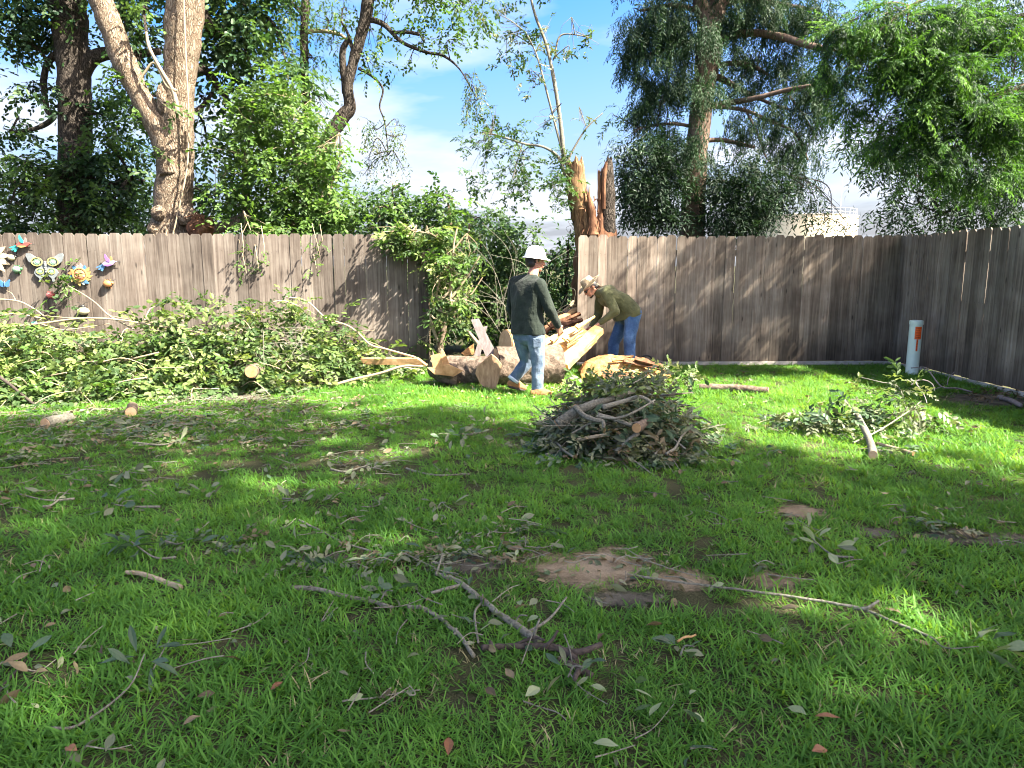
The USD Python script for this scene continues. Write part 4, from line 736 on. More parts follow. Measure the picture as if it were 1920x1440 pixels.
t.part("face", dome(c, 0, 0, .077, .077, .034, .022, 3), PT["orange"], smooth=True)
for s in (-1, 1): t.part("eye", dome(c, s * .03, .022, .015, .006, .006, .053), PT["rose"], smooth=True); t.part("cheek", dome(c, s * .042, -.018, .02, .018, .01, .042), PT["pink"], smooth=True)
t.part("nose", dome(c, 0, -.002, .010, .024, .013, .052), PT["orange"], smooth=True); t.part("mouth", dome(c, 0, -.042, .026, .006, .007, .046), PT["rose"], smooth=True)
def bug(label, px, py, r, shell, head, legs=True, tall=1.0, up=False):
    c = on_fence(px, py); t = Thing("bug_ornament", label, "garden ornament", c)
    t.part("shell", dome(c, 0, 0, r, r * .82 * tall, r * .8, r * .45, 3), PT[shell], smooth=True)
    h = (0, r * .95 * tall) if up else (r * 1.0, r * .2)
    t.part("head", dome(c, *h, r * .38, r * .38, r * .4, r * .4), PT[head], smooth=True)
    for s in (-1, 1):
        a = c + FD * h[0] + np.array([0, 0, h[1]]) + FN * r * .5
        t.part("antenna", tube(spline([a, a + FD * s * r * .4 + np.array([0, 0, r * .6]), a + FD * s * r * .9 + np.array([0, 0, r * .75])], 4), .0035, 5), PT["black"])
        if legs:
            for k in (-.5, 0, .5): t.part("leg", tube([c + FD * k * r + FN * .01, c + FD * k * r * 1.2 + np.array([0, 0, s * r * 1.1]) + FN * .008], .005, 5), PT[head])
bug("small yellow bee ornament between the daisy and the grey butterfly", 23, 483, .045, "cream", "black")
bug("small sage green beetle ornament left of the grey butterfly", 33, 505, .05, "sage", "green")
bug("round orange ladybird ornament below the purple hummingbird", 203, 532, .055, "orange", "orange")
bug("red ladybird ornament half hidden by leaves below the grey butterfly", 95, 553, .045, "rose", "red")
bug("cream beetle ornament with black antennae, lowest on the fence above a bare branch", 158, 583, .075, "cream", "black", True, .8, True)
c = on_fence(11, 531); t = Thing("butterfly_ornament", "small plain blue butterfly ornament at the left edge", "garden ornament", c)
for s in (-1, 1):
    t.part("wing", relief(c, blob2([(s * .005, 0), (s * .06, .05), (s * .068, .03), (s * .055, 0), (s * .05, -.04), (s * .02, -.05), (s * .004, -.03)], .012), .02 + .004 * s, .014), PT["blue"])
t.part("body", dome(c, 0, -.01, .009, .04, .012, .03), PT["navy"], smooth=True)
c = on_fence(65, 607); t = Thing("bug_ornament", "little teal ornament almost lost behind brush, low on the fence", "garden ornament", c); t.part("shell", dome(c, 0, 0, .035, .03, .025, .02), PT["teal"], smooth=True); t.part("head", dome(c, .03, .012, .015, .015, .015, .02), PT["skyblue"], smooth=True)

# ------------------------------------------------------------------ utility marker pipe
M["pvc"] = plain("pale_green_white_pvc", (.60, .68, .60), .35, .45, .05, 9); M["label"] = plain("orange_label", (.75, .10, .012), .45, .4, .06, 70); M["label_ink"] = plain("label_ink", (.20, .03, .01), .5, .3)
c = G(1709, 704); c[2] = 0; R_ = .078; h = .735
t = Thing("marker_post", "white utility marker pipe with an orange warning label standing in the fence corner", "marker post", c)
t.part("pipe", lathe([(0, 0), (R_, 0), (R_, h - .04), (0, h - .04)], c, 40), M["pvc"], smooth=40)
t.part("cap", lathe([(R_ - .01, h - .055), (R_ + .006, h - .055), (R_ + .006, h - .012), (R_ + .002, h - .003), (R_ - .02, h), (0, h + .004)], c, 40), M["pvc"], smooth=30)
def wrap(a0, a1, z0, z1, d): 
    a = np.radians(np.linspace(a0, a1, 10)); v = [c + [(R_ + e) * math.cos(x), (R_ + e) * math.sin(x), z] for e in (d, -.002) for z in (z0, z1) for x in a]; n = 10
    f = [[i, i + 1, n + i + 1, n + i] for i in range(9)] + [[3 * n + i, 3 * n + i + 1, 2 * n + i + 1, 2 * n + i] for i in range(9)] + [[2 * n + i, 2 * n + i + 1, i + 1, i] for i in range(9)] + [[n + i, n + i + 1, 3 * n + i + 1, 3 * n + i] for i in range(9)]
    return np.array(v), np.array(f)
lb = t.part("label", wrap(-124, -62, h - .245, h - .08, .002), M["label"])
for k in range(5): t.part("print_line", wrap(-116, -72 - 9 * (k % 2), h - .222 + k * .03, h - .218 + k * .03, .0032), M["label_ink"], parent=lb)
t.part("label_strip", wrap(-106, -90, h - .40, h - .247, .002), M["label"])
for k in range(4): t.part("print_line", wrap(-101, -95, h - .385 + k * .035, h - .366 + k * .035, .0032), M["label_ink"])

# ------------------------------------------------------------------ people
def ball(p, r): return MF.Manifold.sphere(float(r), 18).translate([float(x) for x in p])
def bone(*pr): return MF.Manifold.batch_hull([ball(p, r) for p, r in pr])
def merge(parts): 
    m = parts[0]
    for q in parts[1:]: m = m + q
    return m
def skin(m, edge=.018, it=8, amp=0.0, freq=(9, 9, 5), seed=0):
    v, f = vf(m.refine_to_length(edge)); tm = trimesh.Trimesh(v, f, process=True); trimesh.smoothing.filter_taubin(tm, .5, .53, it)
    v = np.array(tm.vertices)
    if amp: v = v + np.array(tm.vertex_normals) * amp * (2 * meshkit.fbm(v * np.array(freq) + seed * 3.1, 4, seed) - 1)[:, None]
    return v, np.array(tm.faces)
def head_parts(c, fwd, up, k=1.0):
    """(head manifold list, frame) for a head centred at c."""
    f = unit(fwd); u = unit(np.asarray(up) - f * (np.asarray(up) @ f)); s = np.cross(f, u)
    q = lambda a, b, d: c + (f * a + s * b + u * d) * k
    ms = [bone((q(-.03, 0, .035), .078 * k), (q(.022, 0, .035), .074 * k)), bone((q(.03, 0, .03), .066 * k), (q(.045, 0, -.04), .050 * k)), bone((q(.045, .022, -.075), .026 * k), (q(.045, -.022, -.075), .026 * k), (q(.068, 0, -.088), .020 * k), (q(-.015, .045, -.035), .03 * k), (q(-.015, -.045, -.035), .03 * k)),
          bone((q(.096, 0, .012), .008 * k), (q(.113, 0, -.018), .012 * k), (q(.094, .013, -.025), .008 * k), (q(.094, -.013, -.025), .008 * k)), bone((q(.092, .02, -.052), .008 * k), (q(.092, -.02, -.052), .008 * k), (q(.098, 0, -.05), .009 * k))]
    for b in (-1, 1): ms.append(bone((q(-.012, b * .078, .022), .010 * k), (q(-.020, b * .084, .004), .014 * k), (q(-.008, b * .076, -.022), .008 * k)))
    return ms, q
def hand_parts(w, d, n, side, curl=.5, k=1.0):
    """wrist w, direction d, palm normal n, thumb side vector side."""
    d = unit(d); n = unit(n - d * (n @ d)); s = unit(side - d * (side @ d) - n * (side @ n)); ms = []
    ms.append(bone((w, .026 * k), (w + d * .045 * k + s * .022 * k, .017 * k), (w + d * .045 * k - s * .022 * k, .016 * k), (w + d * .088 * k + s * .03 * k, .012 * k), (w + d * .082 * k - s * .03 * k, .011 * k)))
    for i, (off, L) in enumerate([(.030, .072), (.010, .080), (-.010, .075), (-.030, .058)]):
        p = w + (d * .086 + s * off) * k; dd = unit(d + s * off * 1.5); a = 0
        for j, fr in enumerate((.45, .32, .23)):
            a += curl * (.55 if j == 0 else .8); e = unit(dd * math.cos(a) + n * math.sin(a)); q = p + e * L * fr * k; ms.append(bone((p, (.0095 - .0008 * j) * k), (q, (.0088 - .0008 * j) * k))); p = q
    p = w + (d * .02 + s * .026) * k; q = p + unit(d * .6 + s * .8 + n * .35) * .042 * k; e = q + unit(d * .9 + s * .25 + n * .5) * .034 * k
    ms += [bone((p, .015 * k), (q, .0105 * k)), bone((q, .0105 * k), (e, .009 * k))]
    return ms
SKIN = mat("skin", {"g": ("geometry", {}), "n": ("noise_texture", {"scale": 30.0, "detail": 4.0}), "r": ("rgb_ramp", {"ramp": [(.3, (.30, .135, .085)), (.7, (.43, .215, .145))]}),
    "p": ("principled_bsdf", {"roughness": .5, "specular_ior_level": .35, "subsurface_weight": .15, "subsurface_scale": .01})}, [("g.position", "n.vector"), ("n.fac", "r.fac"), ("r.color", "p.base_color")])
def cloth(name, c1, c2, c3, scale=8.0, weave=320.0, rough=.9):
    return mat(name, {"g": ("geometry", {}), "n": ("noise_texture", {"scale": scale, "detail": 5.0, "roughness": .6}), "w": ("noise_texture", {"scale": weave, "detail": 2.0}), "mx": ("mix_float", {"fac": .3}),
        "r": ("rgb_ramp", {"ramp": [(.34, c1), (.5, c2), (.68, c3)]}), "b": ("bump", {"strength": .7, "distance": .03}), "p": ("principled_bsdf", {"roughness": rough, "specular_ior_level": .15, "sheen_weight": .1})},
        [("g.position", "n.vector"), ("g.position", "w.vector"), ("n.fac", "mx.a"), ("w.fac", "mx.b"), ("mx.result", "r.fac"), ("r.color", "p.base_color"), ("n.fac", "b.height"), ("b.normal", "p.normal")])
CL = {"green": cloth("dark_green_knit", (.008, .012, .009), (.014, .020, .015), (.026, .034, .025)), "olive": cloth("olive_knit", (.055, .058, .026), (.085, .088, .040), (.12, .12, .058)),
      "jeans_light": cloth("faded_denim", (.045, .072, .115), (.105, .142, .195), (.215, .255, .305), 7, 240), "jeans_blue": cloth("blue_denim", (.02, .05, .13), (.045, .10, .22), (.10, .18, .33), 7, 240),
      "boot": plain("tan_suede", (.25, .12, .055), .85, .15, .25, 25), "sole": plain("boot_sole", (.045, .035, .03), .8, .2, .2), "helmet": plain("white_helmet_shell", (.80, .80, .79), .3, .5, .02, 8),
      "hair": plain("black_hair", (.012, .010, .009), .55, .4, .4, 90), "straw": cloth("camo_hat_canvas", (.13, .095, .055), (.28, .22, .14), (.42, .35, .25), 26, 200), "lens": plain("dark_lens", (.012, .012, .014), .12, .6), "eye": plain("eye_white", (.6, .58, .55), .3, .4), "lip": plain("lip", (.28, .10, .08), .5, .3),
      "gold": plain("gold_print", (.45, .37, .15), .6, .3), "cuff": cloth("denim_cuff", (.35, .40, .46), (.48, .52, .58), (.6, .64, .68), 9, 240)}
def trim(m, n, p): n = unit(n); return m.trim_by_plane([float(x) for x in n], float(n @ np.asarray(p)))
def boot(t, heel, toe, ankle, up=np.array([0, 0, 1.0])):
    d = unit(toe - heel); s = unit(np.cross(d, up)); n = np.cross(s, d)
    b = merge([bone((heel + n * .05, .040), (heel + n * .05 + d * .10, .042), (toe - d * .03 + n * .04 + s * .012, .034), (toe - d * .03 + n * .04 - s * .012, .034)), bone((heel + n * .06 + d * .03, .046), (ankle + unit(ankle - heel) * .05, .052)), bone((heel + n * .08 + d * .05, .045), (toe - d * .06 + n * .05, .036))])
    bt = t.part("boot", skin(b, .02, 4), CL["boot"], smooth=True)
    t.part("sole", skin(bone((heel + n * .012 - d * .005, .014), (heel + n * .012 + s * .028, .014), (heel + n * .012 - s * .028, .014), (heel + d * .15 + n * .010 + s * .036, .014), (heel + d * .15 + n * .010 - s * .036, .014), (toe + n * .012, .014), (toe - d * .03 + n * .012 + s * .03, .014), (toe - d * .03 + n * .012 - s * .03, .014)), .03, 1), CL["sole"], parent=bt, smooth=40)
# --- the man in the white helmet, seen from behind
c0 = G(1002, 744)
t = Thing("person", "person seen from behind in dark green long-sleeved shirt, faded jeans and white hard hat", "person", c0)
hipR, hipL = P(1004, 632, 7.80), P(978, 630, 7.96); knR, knL = P(1009, 684, 7.80), P(988, 678, 8.02); anR, anL = P(1007, 730, 7.80), P(961, 714, 7.98)
neck, hc = P(998, 512, 7.92), P(1004, 490, 7.95); chest = P(988, 552, 7.90); waist = P(988, 600, 7.88)
shR, shL = P(1012, 534, 7.76), P(966, 530, 8.03); elR, elL = P(1031, 580, 7.74), P(958, 578, 8.10); wrR, wrL = P(1047, 612, 7.86), P(968, 610, 8.22)
hm, q = head_parts(hc, (.93, .36, -.12), (0, 0, 1), .98)
hdR = unit(P(1055, 634, 7.95) - wrR)
body = merge(hm + [bone((hc - [0, 0, .05], .055), (neck - [0, 0, .03], .060)), bone((neck - [0, 0, .04], .066), (chest, .08)), bone((chest, .08), (waist, .07)), bone((waist, .07), (hipR, .07), (hipL, .07)), bone((shR, .05), (elR, .038)), bone((elR, .038), (wrR, .026)), bone((shL, .05), (elL, .038)), bone((elL, .038), (wrL, .026)), bone((shR, .055), (chest + [0, 0, .03], .09), (shL, .055)),
    bone((hipR, .085), (knR, .055)), bone((knR, .055), (anR, .038)), bone((hipL, .085), (knL, .055)), bone((knL, .055), (anL, .038))] + hand_parts(wrR, hdR, np.array([-.5, .8, 0]), np.array([.6, .4, .6]), .55) + hand_parts(wrL, unit(np.array([.4, .4, -.8])), np.array([.6, -.6, 0]), np.array([.4, .6, .3]), .6))
bd = t.part("body", skin(body, .012, 3), SKIN, smooth=True)
hem = P(990, 621, 7.86)
sh = merge([bone((shR + [-.035, .03, -.015], .085), (shL + [.035, -.03, -.015], .085), (neck - [0, 0, .05], .062), (chest + [0, 0, -.02], .135), (waist + [.06, -.05, 0], .11), (waist + [-.06, .06, 0], .11)), bone((waist + [.07, -.06, .06], .105), (waist + [-.07, .07, .06], .105), (hem + [.085, -.06, -.06], .118), (hem + [-.075, .08, -.06], .118)),
    bone((neck - [0, 0, .03], .058), (neck - [0, 0, .07], .07)), bone((shR, .074), (elR, .058)), bone((elR, .058), (wrR - hdR * .02, .040)), bone((shL, .074), (elL, .058)), bone((elL, .058), (wrL, .042))])
shirt = trim(sh, np.array([.05, -.1, 1]), hem - [0, 0, .015]) if False else sh
cut = MF.Manifold.cube([2, 2, .4]).translate([float(hem[0] - 1), float(hem[1] - 1), float(hem[2] - .43)]); arm = bone((elR, .058), (wrR - hdR * .02, .040)); shirt = (sh - cut) + bone((elR, .058), (wrR - hdR * .015, .038)) + bone((elL, .058), (wrL, .042))
sp_ = t.part("shirt", skin(shirt, .014, 16, .014, (11, 11, 4.0), 3), CL["green"], smooth=True)
jn = merge([bone((hem + [.055, -.05, .0], .088), (hem + [-.055, .06, .0], .088), (hipR, .103), (hipL, .103)), bone((hipR + [0, 0, .02], .108), (knR, .074)), bone((knR, .074), (anR + [0, 0, .01], .064)), bone((hipL + [0, 0, .02], .108), (knL, .074)), bone((knL, .074), (anL + unit(knL - anL) * .03, .064))])
jp = t.part("jeans", skin(jn, .016, 4, .011, (12, 12, 9), 5), CL["jeans_light"], smooth=True)
du = unit(knL - anL); t.part("cuff", tube([anL + du * .0, anL + du * .035], [.071, .069], 20), CL["cuff"], parent=jp, smooth=True)
t.part("pocket", skin(bone((P(1000, 636, 7.665), .008), (P(1014, 634, 7.665), .008), (P(1001, 651, 7.675), .008), (P(1013, 650, 7.675), .008)), .03, 1), CL["jeans_light"], parent=jp, smooth=True)
bk = P(988, 600, 7.86) + np.array([-.02, -.165, 0]); 
boot(t, np.array([*G(1000, 745)[:2], 0]), np.array([*(G(1000, 745) + [.20, .05, 0])[:2], 0.0]), anR)
boot(t, P(955, 727, 7.95), np.array([*(P(955, 727, 7.95) + [.175, .10, 0])[:2], .012]), anL, unit(np.array([.45, .25, .85])))
ha = skin(merge([bone((q(-.045, 0, .015), .077), (q(-.02, 0, .035), .081)), bone((q(-.055, .03, -.03), .046), (q(-.055, -.03, -.03), .046), (q(-.04, 0, 0), .07))]), .014, 4, .006, (40, 40, 40), 2); t.part("hair", ha, CL["hair"], smooth=True)
for b in (-1, 1): t.part("eye", bone((q(.085, b * .03, .012), .009), (q(.084, b * .034, .012), .009)), CL["eye"], smooth=True)
# hard hat
def hat_shape(prof, q, squash=.88, n=40, tilt=0):
    m = trimesh.creation.revolve(prof, sections=n); v = np.array(m.vertices); return np.array([q(x, y * squash, z) for x, y, z in v]), np.array(m.faces)
ct = math.cos(.0); q2 = lambda a, b, d: q(a - .008, b, d + .035)
hh = t.part("hard_hat", hat_shape([(0, .128), (.03, .126), (.06, .117), (.09, .098), (.112, .068), (.123, .030), (.127, .006), (.150, -.004), (.151, -.010), (.128, -.008), (.118, .0), (.10, .06), (0, .11)], q2), CL["helmet"], smooth=50)
t.part("peak", skin(bone((q2(.11, .06, .004), .006), (q2(.11, -.06, .004), .006), (q2(.175, .03, -.008), .005), (q2(.175, -.03, -.008), .005)), .02, 1), CL["helmet"], parent=hh, smooth=True)
t.part("ridge", tube(spline([q2(-.115, 0, .045), q2(-.08, 0, .108), q2(0, 0, .132), q2(.08, 0, .108), q2(.118, 0, .04)], 6), .010, 8), CL["helmet"], parent=hh, smooth=True)
# --- the bending man in the brimmed hat
c0 = G(1172, 697)
t = Thing("person", "person bending over in olive shirt, blue jeans, dark glasses and wide-brimmed tan hat", "person", c0)
hN, hF = P(1186, 594, 9.66), P(1172, 598, 9.92); kN, kF = P(1180, 638, 9.60), P(1151, 642, 9.92); fN, fF = G(1181, 699), G(1148, 694)
aN, aF = np.array([fN[0], fN[1], .09]), np.array([fF[0], fF[1], .09])
pel = (hN + hF) / 2; shN, shF = P(1136, 548, 9.62), P(1127, 553, 9.98); ch = P(1141, 552, 9.80); mid = P(1166, 566, 9.79); nk = P(1119, 544, 9.79); hc = P(1108, 541, 9.78)
eN, eF = P(1154, 584, 9.50), P(1122, 590, 10.02); wN, wF = P(1127, 604, 9.56), P(1109, 612, 9.90)
f2 = unit(np.array([-.80, -.22, -.62])); u2 = unit(np.array([-.66, 0, .75])); hm, q = head_parts(hc, f2, u2, .98)
body = merge(hm + [bone((q(-.03, 0, -.05), .055), (nk, .06)), bone((nk, .065), (ch, .11)), bone((ch, .11), (mid, .11)), bone((mid, .11), (hN, .10), (hF, .10)), bone((shN, .05), (eN, .04)), bone((eN, .04), (wN, .027)), bone((shF, .05), (eF, .04)), bone((eF, .04), (wF, .027)), bone((shN, .055), (ch, .09), (shF, .055)), bone((hN, .09), (kN, .06)), bone((kN, .06), (aN, .04)), bone((hF, .09), (kF, .06)), bone((kF, .06), (aF, .04))]
    + hand_parts(wN, unit(np.array([-.75, .12, -.5])), np.array([-.3, .2, -1.0]), np.array([-.2, 1, .1]), .7) + hand_parts(wF, unit(np.array([-.75, -.05, -.5])), np.array([-.3, -.2, -1.0]), np.array([-.2, -1, .1]), .7))
t.part("body", skin(body, .012, 3), SKIN, smooth=True)
bd_ = unit(pel - ch)
sh = merge([bone((nk - u2 * .0 + bd_ * .04, .066), (shN, .07), (shF, .07), (ch + [0, 0, .01], .13)), bone((shN + bd_ * .06, .095), (shF + bd_ * .06, .095), (mid + [0, -.07, .0], .125), (mid + [0, .07, 0], .125), (ch + [0, 0, -.03], .14)), bone((mid + [0, -.07, 0], .128), (mid + [0, .07, 0], .128), (hN + [.01, 0, .045], .118), (hF + [.01, 0, .045], .118)), bone((mid + [-.04, 0, -.07], .12), (P(1164, 600, 9.74), .075), (P(1160, 603, 9.88), .07), (hN + [-.03, 0, .03], .10))])
shirt = merge([trim(sh, unit(np.array([-.35, 0, 1])), P(1186, 588, 9.78) - [0, 0, .028]), bone((shN, .075), (eN, .064)), bone((eN, .064), (wN, .043)), bone((shF, .075), (eF, .062)), bone((eF, .062), (wF, .043))])
t.part("shirt", skin(shirt, .014, 14, .014, (8, 8, 8), 6), CL["olive"], smooth=True)
jn = merge([bone((hN + [.015, 0, .05], .108), (hF + [.015, 0, .05], .108), (hN, .112), (hF, .112)), bone((hN, .112), (kN, .080)), bone((kN, .080), (aN, .068)), bone((hF, .112), (kF, .080)), bone((kF, .080), (aF, .068))])
t.part("jeans", skin(jn, .016, 4, .010, (11, 11, 8), 7), CL["jeans_blue"], smooth=True)
boot(t, fN + [.07, 0, 0], fN + [-.2, -.03, 0], aN); boot(t, fF + [.07, 0, 0], fF + [-.2, -.03, 0], aF)
t.part("hair", skin(merge([bone((q(-.045, 0, .02), .077), (q(-.02, 0, .04), .08)), bone((q(-.06, .03, -.02), .045), (q(-.06, -.03, -.02), .045))]), .014, 4, .004, (40, 40, 40), 4), CL["hair"], smooth=True)
t.part("beard", skin(bone((q(.045, .03, -.082), .018), (q(.045, -.03, -.082), .018), (q(.072, 0, -.094), .018)), .012, 3), CL["hair"], smooth=True)
t.part("lips", skin(bone((q(.1, .016, -.054), .006), (q(.1, -.016, -.054), .006)), .01, 1), CL["lip"], smooth=True)
gl = t.part("glasses", cat([skin(bone((q(.092, b * .022, .016), .012), (q(.086, b * .048, .014), .012), (q(.093, b * .03, .0), .011)), .012, 2) for b in (-1, 1)] + [tube([q(.085, b * .06, .016), q(-.005, b * .082, .024)], .0035, 5) for b in (-1, 1)] + [tube([q(.1, -.014, .016), q(.1, .014, .016)], .003, 5)]), CL["lens"], smooth=True)
q3 = lambda a, b, d: q(a - .012, b, d + .052)
def brim(prof):
    m = trimesh.creation.revolve(prof, sections=48); v = np.array(m.vertices); out = []
    for x, y, z in v:
        rr_ = math.hypot(x, y); e = max(0, rr_ - .105) / .09; an = math.atan2(y, x); z2 = z + .045 * e * (abs(math.sin(an)) ** 2) - .02 * e * max(0, math.cos(an)) + .02 * e * max(0, -math.cos(an)); out.append(q3(x, y * .86, z2))
    return np.array(out), np.array(m.faces)
ht = t.part("hat_crown", hat_shape([(0, .112), (.03, .112), (.065, .116), (.08, .108), (.092, .07), (.102, .0), (.10, -.012), (.085, .06), (0, .09)], q3, .88), CL["straw"], smooth=50)
t.part("hat_brim", brim([(.098, .002), (.13, .0), (.165, .002), (.195, .008), (.196, .003), (.165, -.003), (.13, -.005), (.098, -.004)]), CL["straw"], smooth=50)
t.part("neck_flap", skin(bone((q(-.085, .05, .01), .012), (q(-.085, -.05, .01), .012), (nk + [.06, -.07, .045], .012), (nk + [.06, .07, .045], .012)), .02, 2), CL["straw"], smooth=True)

# ------------------------------------------------------------------ logs and split timber
lr = np.random.default_rng(31)
def log(name, label, a, b, r0, r1, bark="bark_log", cut="cut", seed=0, rough=.12, group=None, cat_="log", sides=22, bend=0.0):
    a, b = np.asarray(a, float), np.asarray(b, float); t = Thing(name, label, cat_, (a + b) / 2 - [0, 0, r0], group)
    d = unit(b - a); p = spline([a, (a + b) / 2 + [0, 0, bend], b], 7)
    t.part("bark", tube(spline(np.column_stack([p, 0 * p[:, 0]]), 3)[:, :3], np.linspace(r0, r1, 3 * (len(p) - 1) + 1), sides * 2, rough * 1.5, seed, 11, True), M[bark], smooth=50)
    for e, s, r in ((a, -1, r0), (b, 1, r1)):
        t.part("cut_end", tube([e + d * s * .001, e + d * s * .006], r * .93, sides, rough * .9, seed, 7, True), M[cut], smooth=40)
    return t
def pol(pts, Y, thick, Yt=None, top=0.0, mat_=None):
    """A slab whose outline is given in the picture plane at depth Y, thick towards the back; top tilts it back per metre of height."""
    v = np.array([P(px, py, Y) for px, py in pts]); z0 = v[:, 2].min(); v[:, 1] += (v[:, 2] - z0) * top
    poly = Polygon([(p[0], p[2]) for p in v]); m = trimesh.creation.extrude_polygon(poly, thick, engine="earcut"); w = np.array(m.vertices)
    y0 = v[:, 1].min(); return np.stack([w[:, 0], Y + (w[:, 1] - z0) * top + w[:, 2], w[:, 1]], 1), np.array(m.faces)
def rough_mesh(m, edge, amp, freq, seed):
    v, f = vf(m); tm = trimesh.Trimesh(v, f, process=True); v, f = trimesh.remesh.subdivide_to_size(tm.vertices, tm.faces, edge); tm = trimesh.Trimesh(v, f, process=True)
    n = np.array(tm.vertex_normals); v = np.array(tm.vertices); return v + n * amp * (2 * meshkit.fbm(v * np.asarray(freq) + seed * 5.7, 4, seed) - 1)[:, None], np.array(tm.faces)
log("log", "thick grey-barked log lying behind the white-helmeted man's legs", [*P(930, 700, 8.55)[:2], .235], [*P(1048, 700, 8.75)[:2], .235], .235, .245, seed=1, rough=.08)
log("log", "grey-barked log lying left of the upright sawn slab", [*P(843, 690, 8.75)[:2], .17], [*P(925, 694, 8.55)[:2], .18], .165, .18, seed=2)
t = Thing("wood_slab", "sawn brown wood slab standing on edge in front of the thick log", "wood slab", G(912, 734))
t.part("slab", rough_mesh(pol([(921, 666), (932, 674), (940, 685), (938, 703), (929, 731), (921, 734), (900, 720), (891, 701), (894, 688), (908, 677)], 8.16, .09, top=.12), .03, .007, (9, 9, 9), 3), M["slice"], smooth=35)
t = Thing("round_log", "fresh pale split round of wood with cut end, on top of the log heap", "log", P(960, 668, 9.15))
a, b = P(948, 645, 9.0), P(1000, 645, 9.2); p = spline([a, (a + b) / 2, b], 6); t.part("bark", tube(p, .185, 26, .06, 5, 5, True), M["wood"], smooth=40); d = unit(b - a)
t.part("cut_end", tube([a - d * .001, a - d * .008], .174, 26, .06, 5, 5, True), M["cut"], smooth=40)
log("log", "dark log half hidden under the pale split round", [*P(930, 690, 9.35)[:2], .15], [*P(1065, 680, 9.55)[:2], .16], .15, .17, seed=6)
for k, (pp, Y, th, m, lab, tp) in enumerate([
    ([(882, 601), (897, 599), (925, 652), (936, 668), (914, 676)], 8.62, .022, "wood_grey", "broken grey fence picket sticking up out of the logs", .25),
    ([(905, 614), (914, 612), (906, 640), (900, 671), (888, 668)], 8.85, .02, "wood_grey", "brown broken picket stub behind the grey one", .2),
    ([(864, 662), (888, 645), (889, 664), (872, 668)], 8.8, .03, "wood_orange", "orange wedge of split wood on the left log", .2),
    ([(675, 672), (782, 672), (800, 686), (682, 683)], 8.72, .13, "wood", "long tan sawn board lying on the lawn at the foot of the left fence", -.2)]):
    t = Thing("board", lab, "board", P(*pp[-1], Y)); t.part("board", rough_mesh(pol(pp, Y, th, top=tp), .05, .004, (9, 9, 9), k), M[m], smooth=30)
t = Thing("split_stump", "splintered golden stump piece with raised shards at the board's right end", "wood piece", G(835, 706))
sh_ = prong([(858, 700, 40), (840, 700, 46), (818, 690, 40), (806, 684, 30)], 8.55, 55, 20, .10, .3); t.part("bark", sh_, M["bark_log"], smooth=35)
for k, pp in enumerate([[(826, 655), (831, 662), (846, 690), (856, 702), (838, 702), (826, 680)], [(806, 668), (824, 664), (832, 690), (812, 690)], [(800, 690), (838, 684), (868, 696), (850, 706), (815, 702)]]):
    t.part("shard", rough_mesh(pol(pp, 8.36 - .03 * k, .03, top=.3), .04, .010, (8, 8, 14), k), M["wood"], smooth=30)
# the plank that both men hold, and the split trunk behind it
def beam(pa, pb, wa, wb, th, up, seed, amp=.012):
    """A split plank between two points; wa, wb widths, th thickness, up its face normal."""
    d = unit(pb - pa); s = unit(np.cross(d, up)); n = np.cross(s, d); k = np.array([[-1, -1], [1, -1], [1, 1], [-1, 1]]) * .5
    v = np.array([pa + s * wa * x + n * th * y for x, y in k] + [pb + s * wb * x + n * th * y for x, y in k]); m = trimesh.convex.convex_hull(v); return rough_mesh((np.array(m.vertices), np.array(m.faces)), .045, amp, (10, 10, 10), seed)
t = Thing("split_plank", "long pale split plank slanting up into both men's hands", "timber", G(1060, 700))
pa, pb = P(1052, 682, 9.10), P(1124, 617, 9.50)
t.part("plank", beam(pa, pb, .25, .14, .08, np.array([-.45, -.75, .6]), 61, .020), M["wood_pale"], smooth=35)
for k in range(6):
    o = np.array([lr.uniform(-.06, .05), -.03 - .025 * k * .3, lr.uniform(-.09, -.02)]); t.part("splinter_strip", beam(pa + o + (pb - pa) * lr.uniform(0, .2), pb + o - (pb - pa) * lr.uniform(0, .35), .05, .012, .02, np.array([-.45, -.75, .6]), 62 + k, .010), M["wood"] if k % 2 else M["wood_pale"], smooth=35)
t = Thing("split_log", "freshly split yellow trunk section lying behind the held plank", "log", G(1040, 700))
t.part("heartwood", beam(P(1012, 672, 9.28), P(1092, 622, 9.66), .34, .22, .16, np.array([-.3, -.8, .5]), 71, .030), M["wood_pale"], smooth=35)
for k in range(12):
    x = lr.uniform(1010, 1085); y = 668 - (x - 1010) * .55 + lr.uniform(-16, 8); t.part("shard", beam(P(x, y, 9.15), P(x + lr.uniform(14, 34), y - lr.uniform(8, 24), 9.3), .06, .01, .03, np.array([-.3, -.8, .5]), 80 + k, .016), M["wood_pale"] if k % 3 else M["wood"], smooth=35)
PLANKS = ["brown split stick slanting behind the helmeted man's hand", "red-brown torn slab just behind that slanting stick", "red-brown plank pointing up to the grey fence's end, below the tan one", "tan plank slanting up to the grey fence's end", "dark plank behind the tan one in the gap's debris heap", "short red-brown plank lowest against the grey fence's end",
  "uppermost red-brown slab of the gap's debris heap", "bark-covered strip high in the gap's debris heap", "red-brown plank behind the helmeted man's elbow", "bent pale root standing up from the debris heap", "steep red-brown splinter behind the helmeted man's hip", "wide grey bark piece beside the grey fence's end", "broad red-brown slab half hidden behind the yellow split trunk", "grey bark slab at the bottom of the debris heap"]
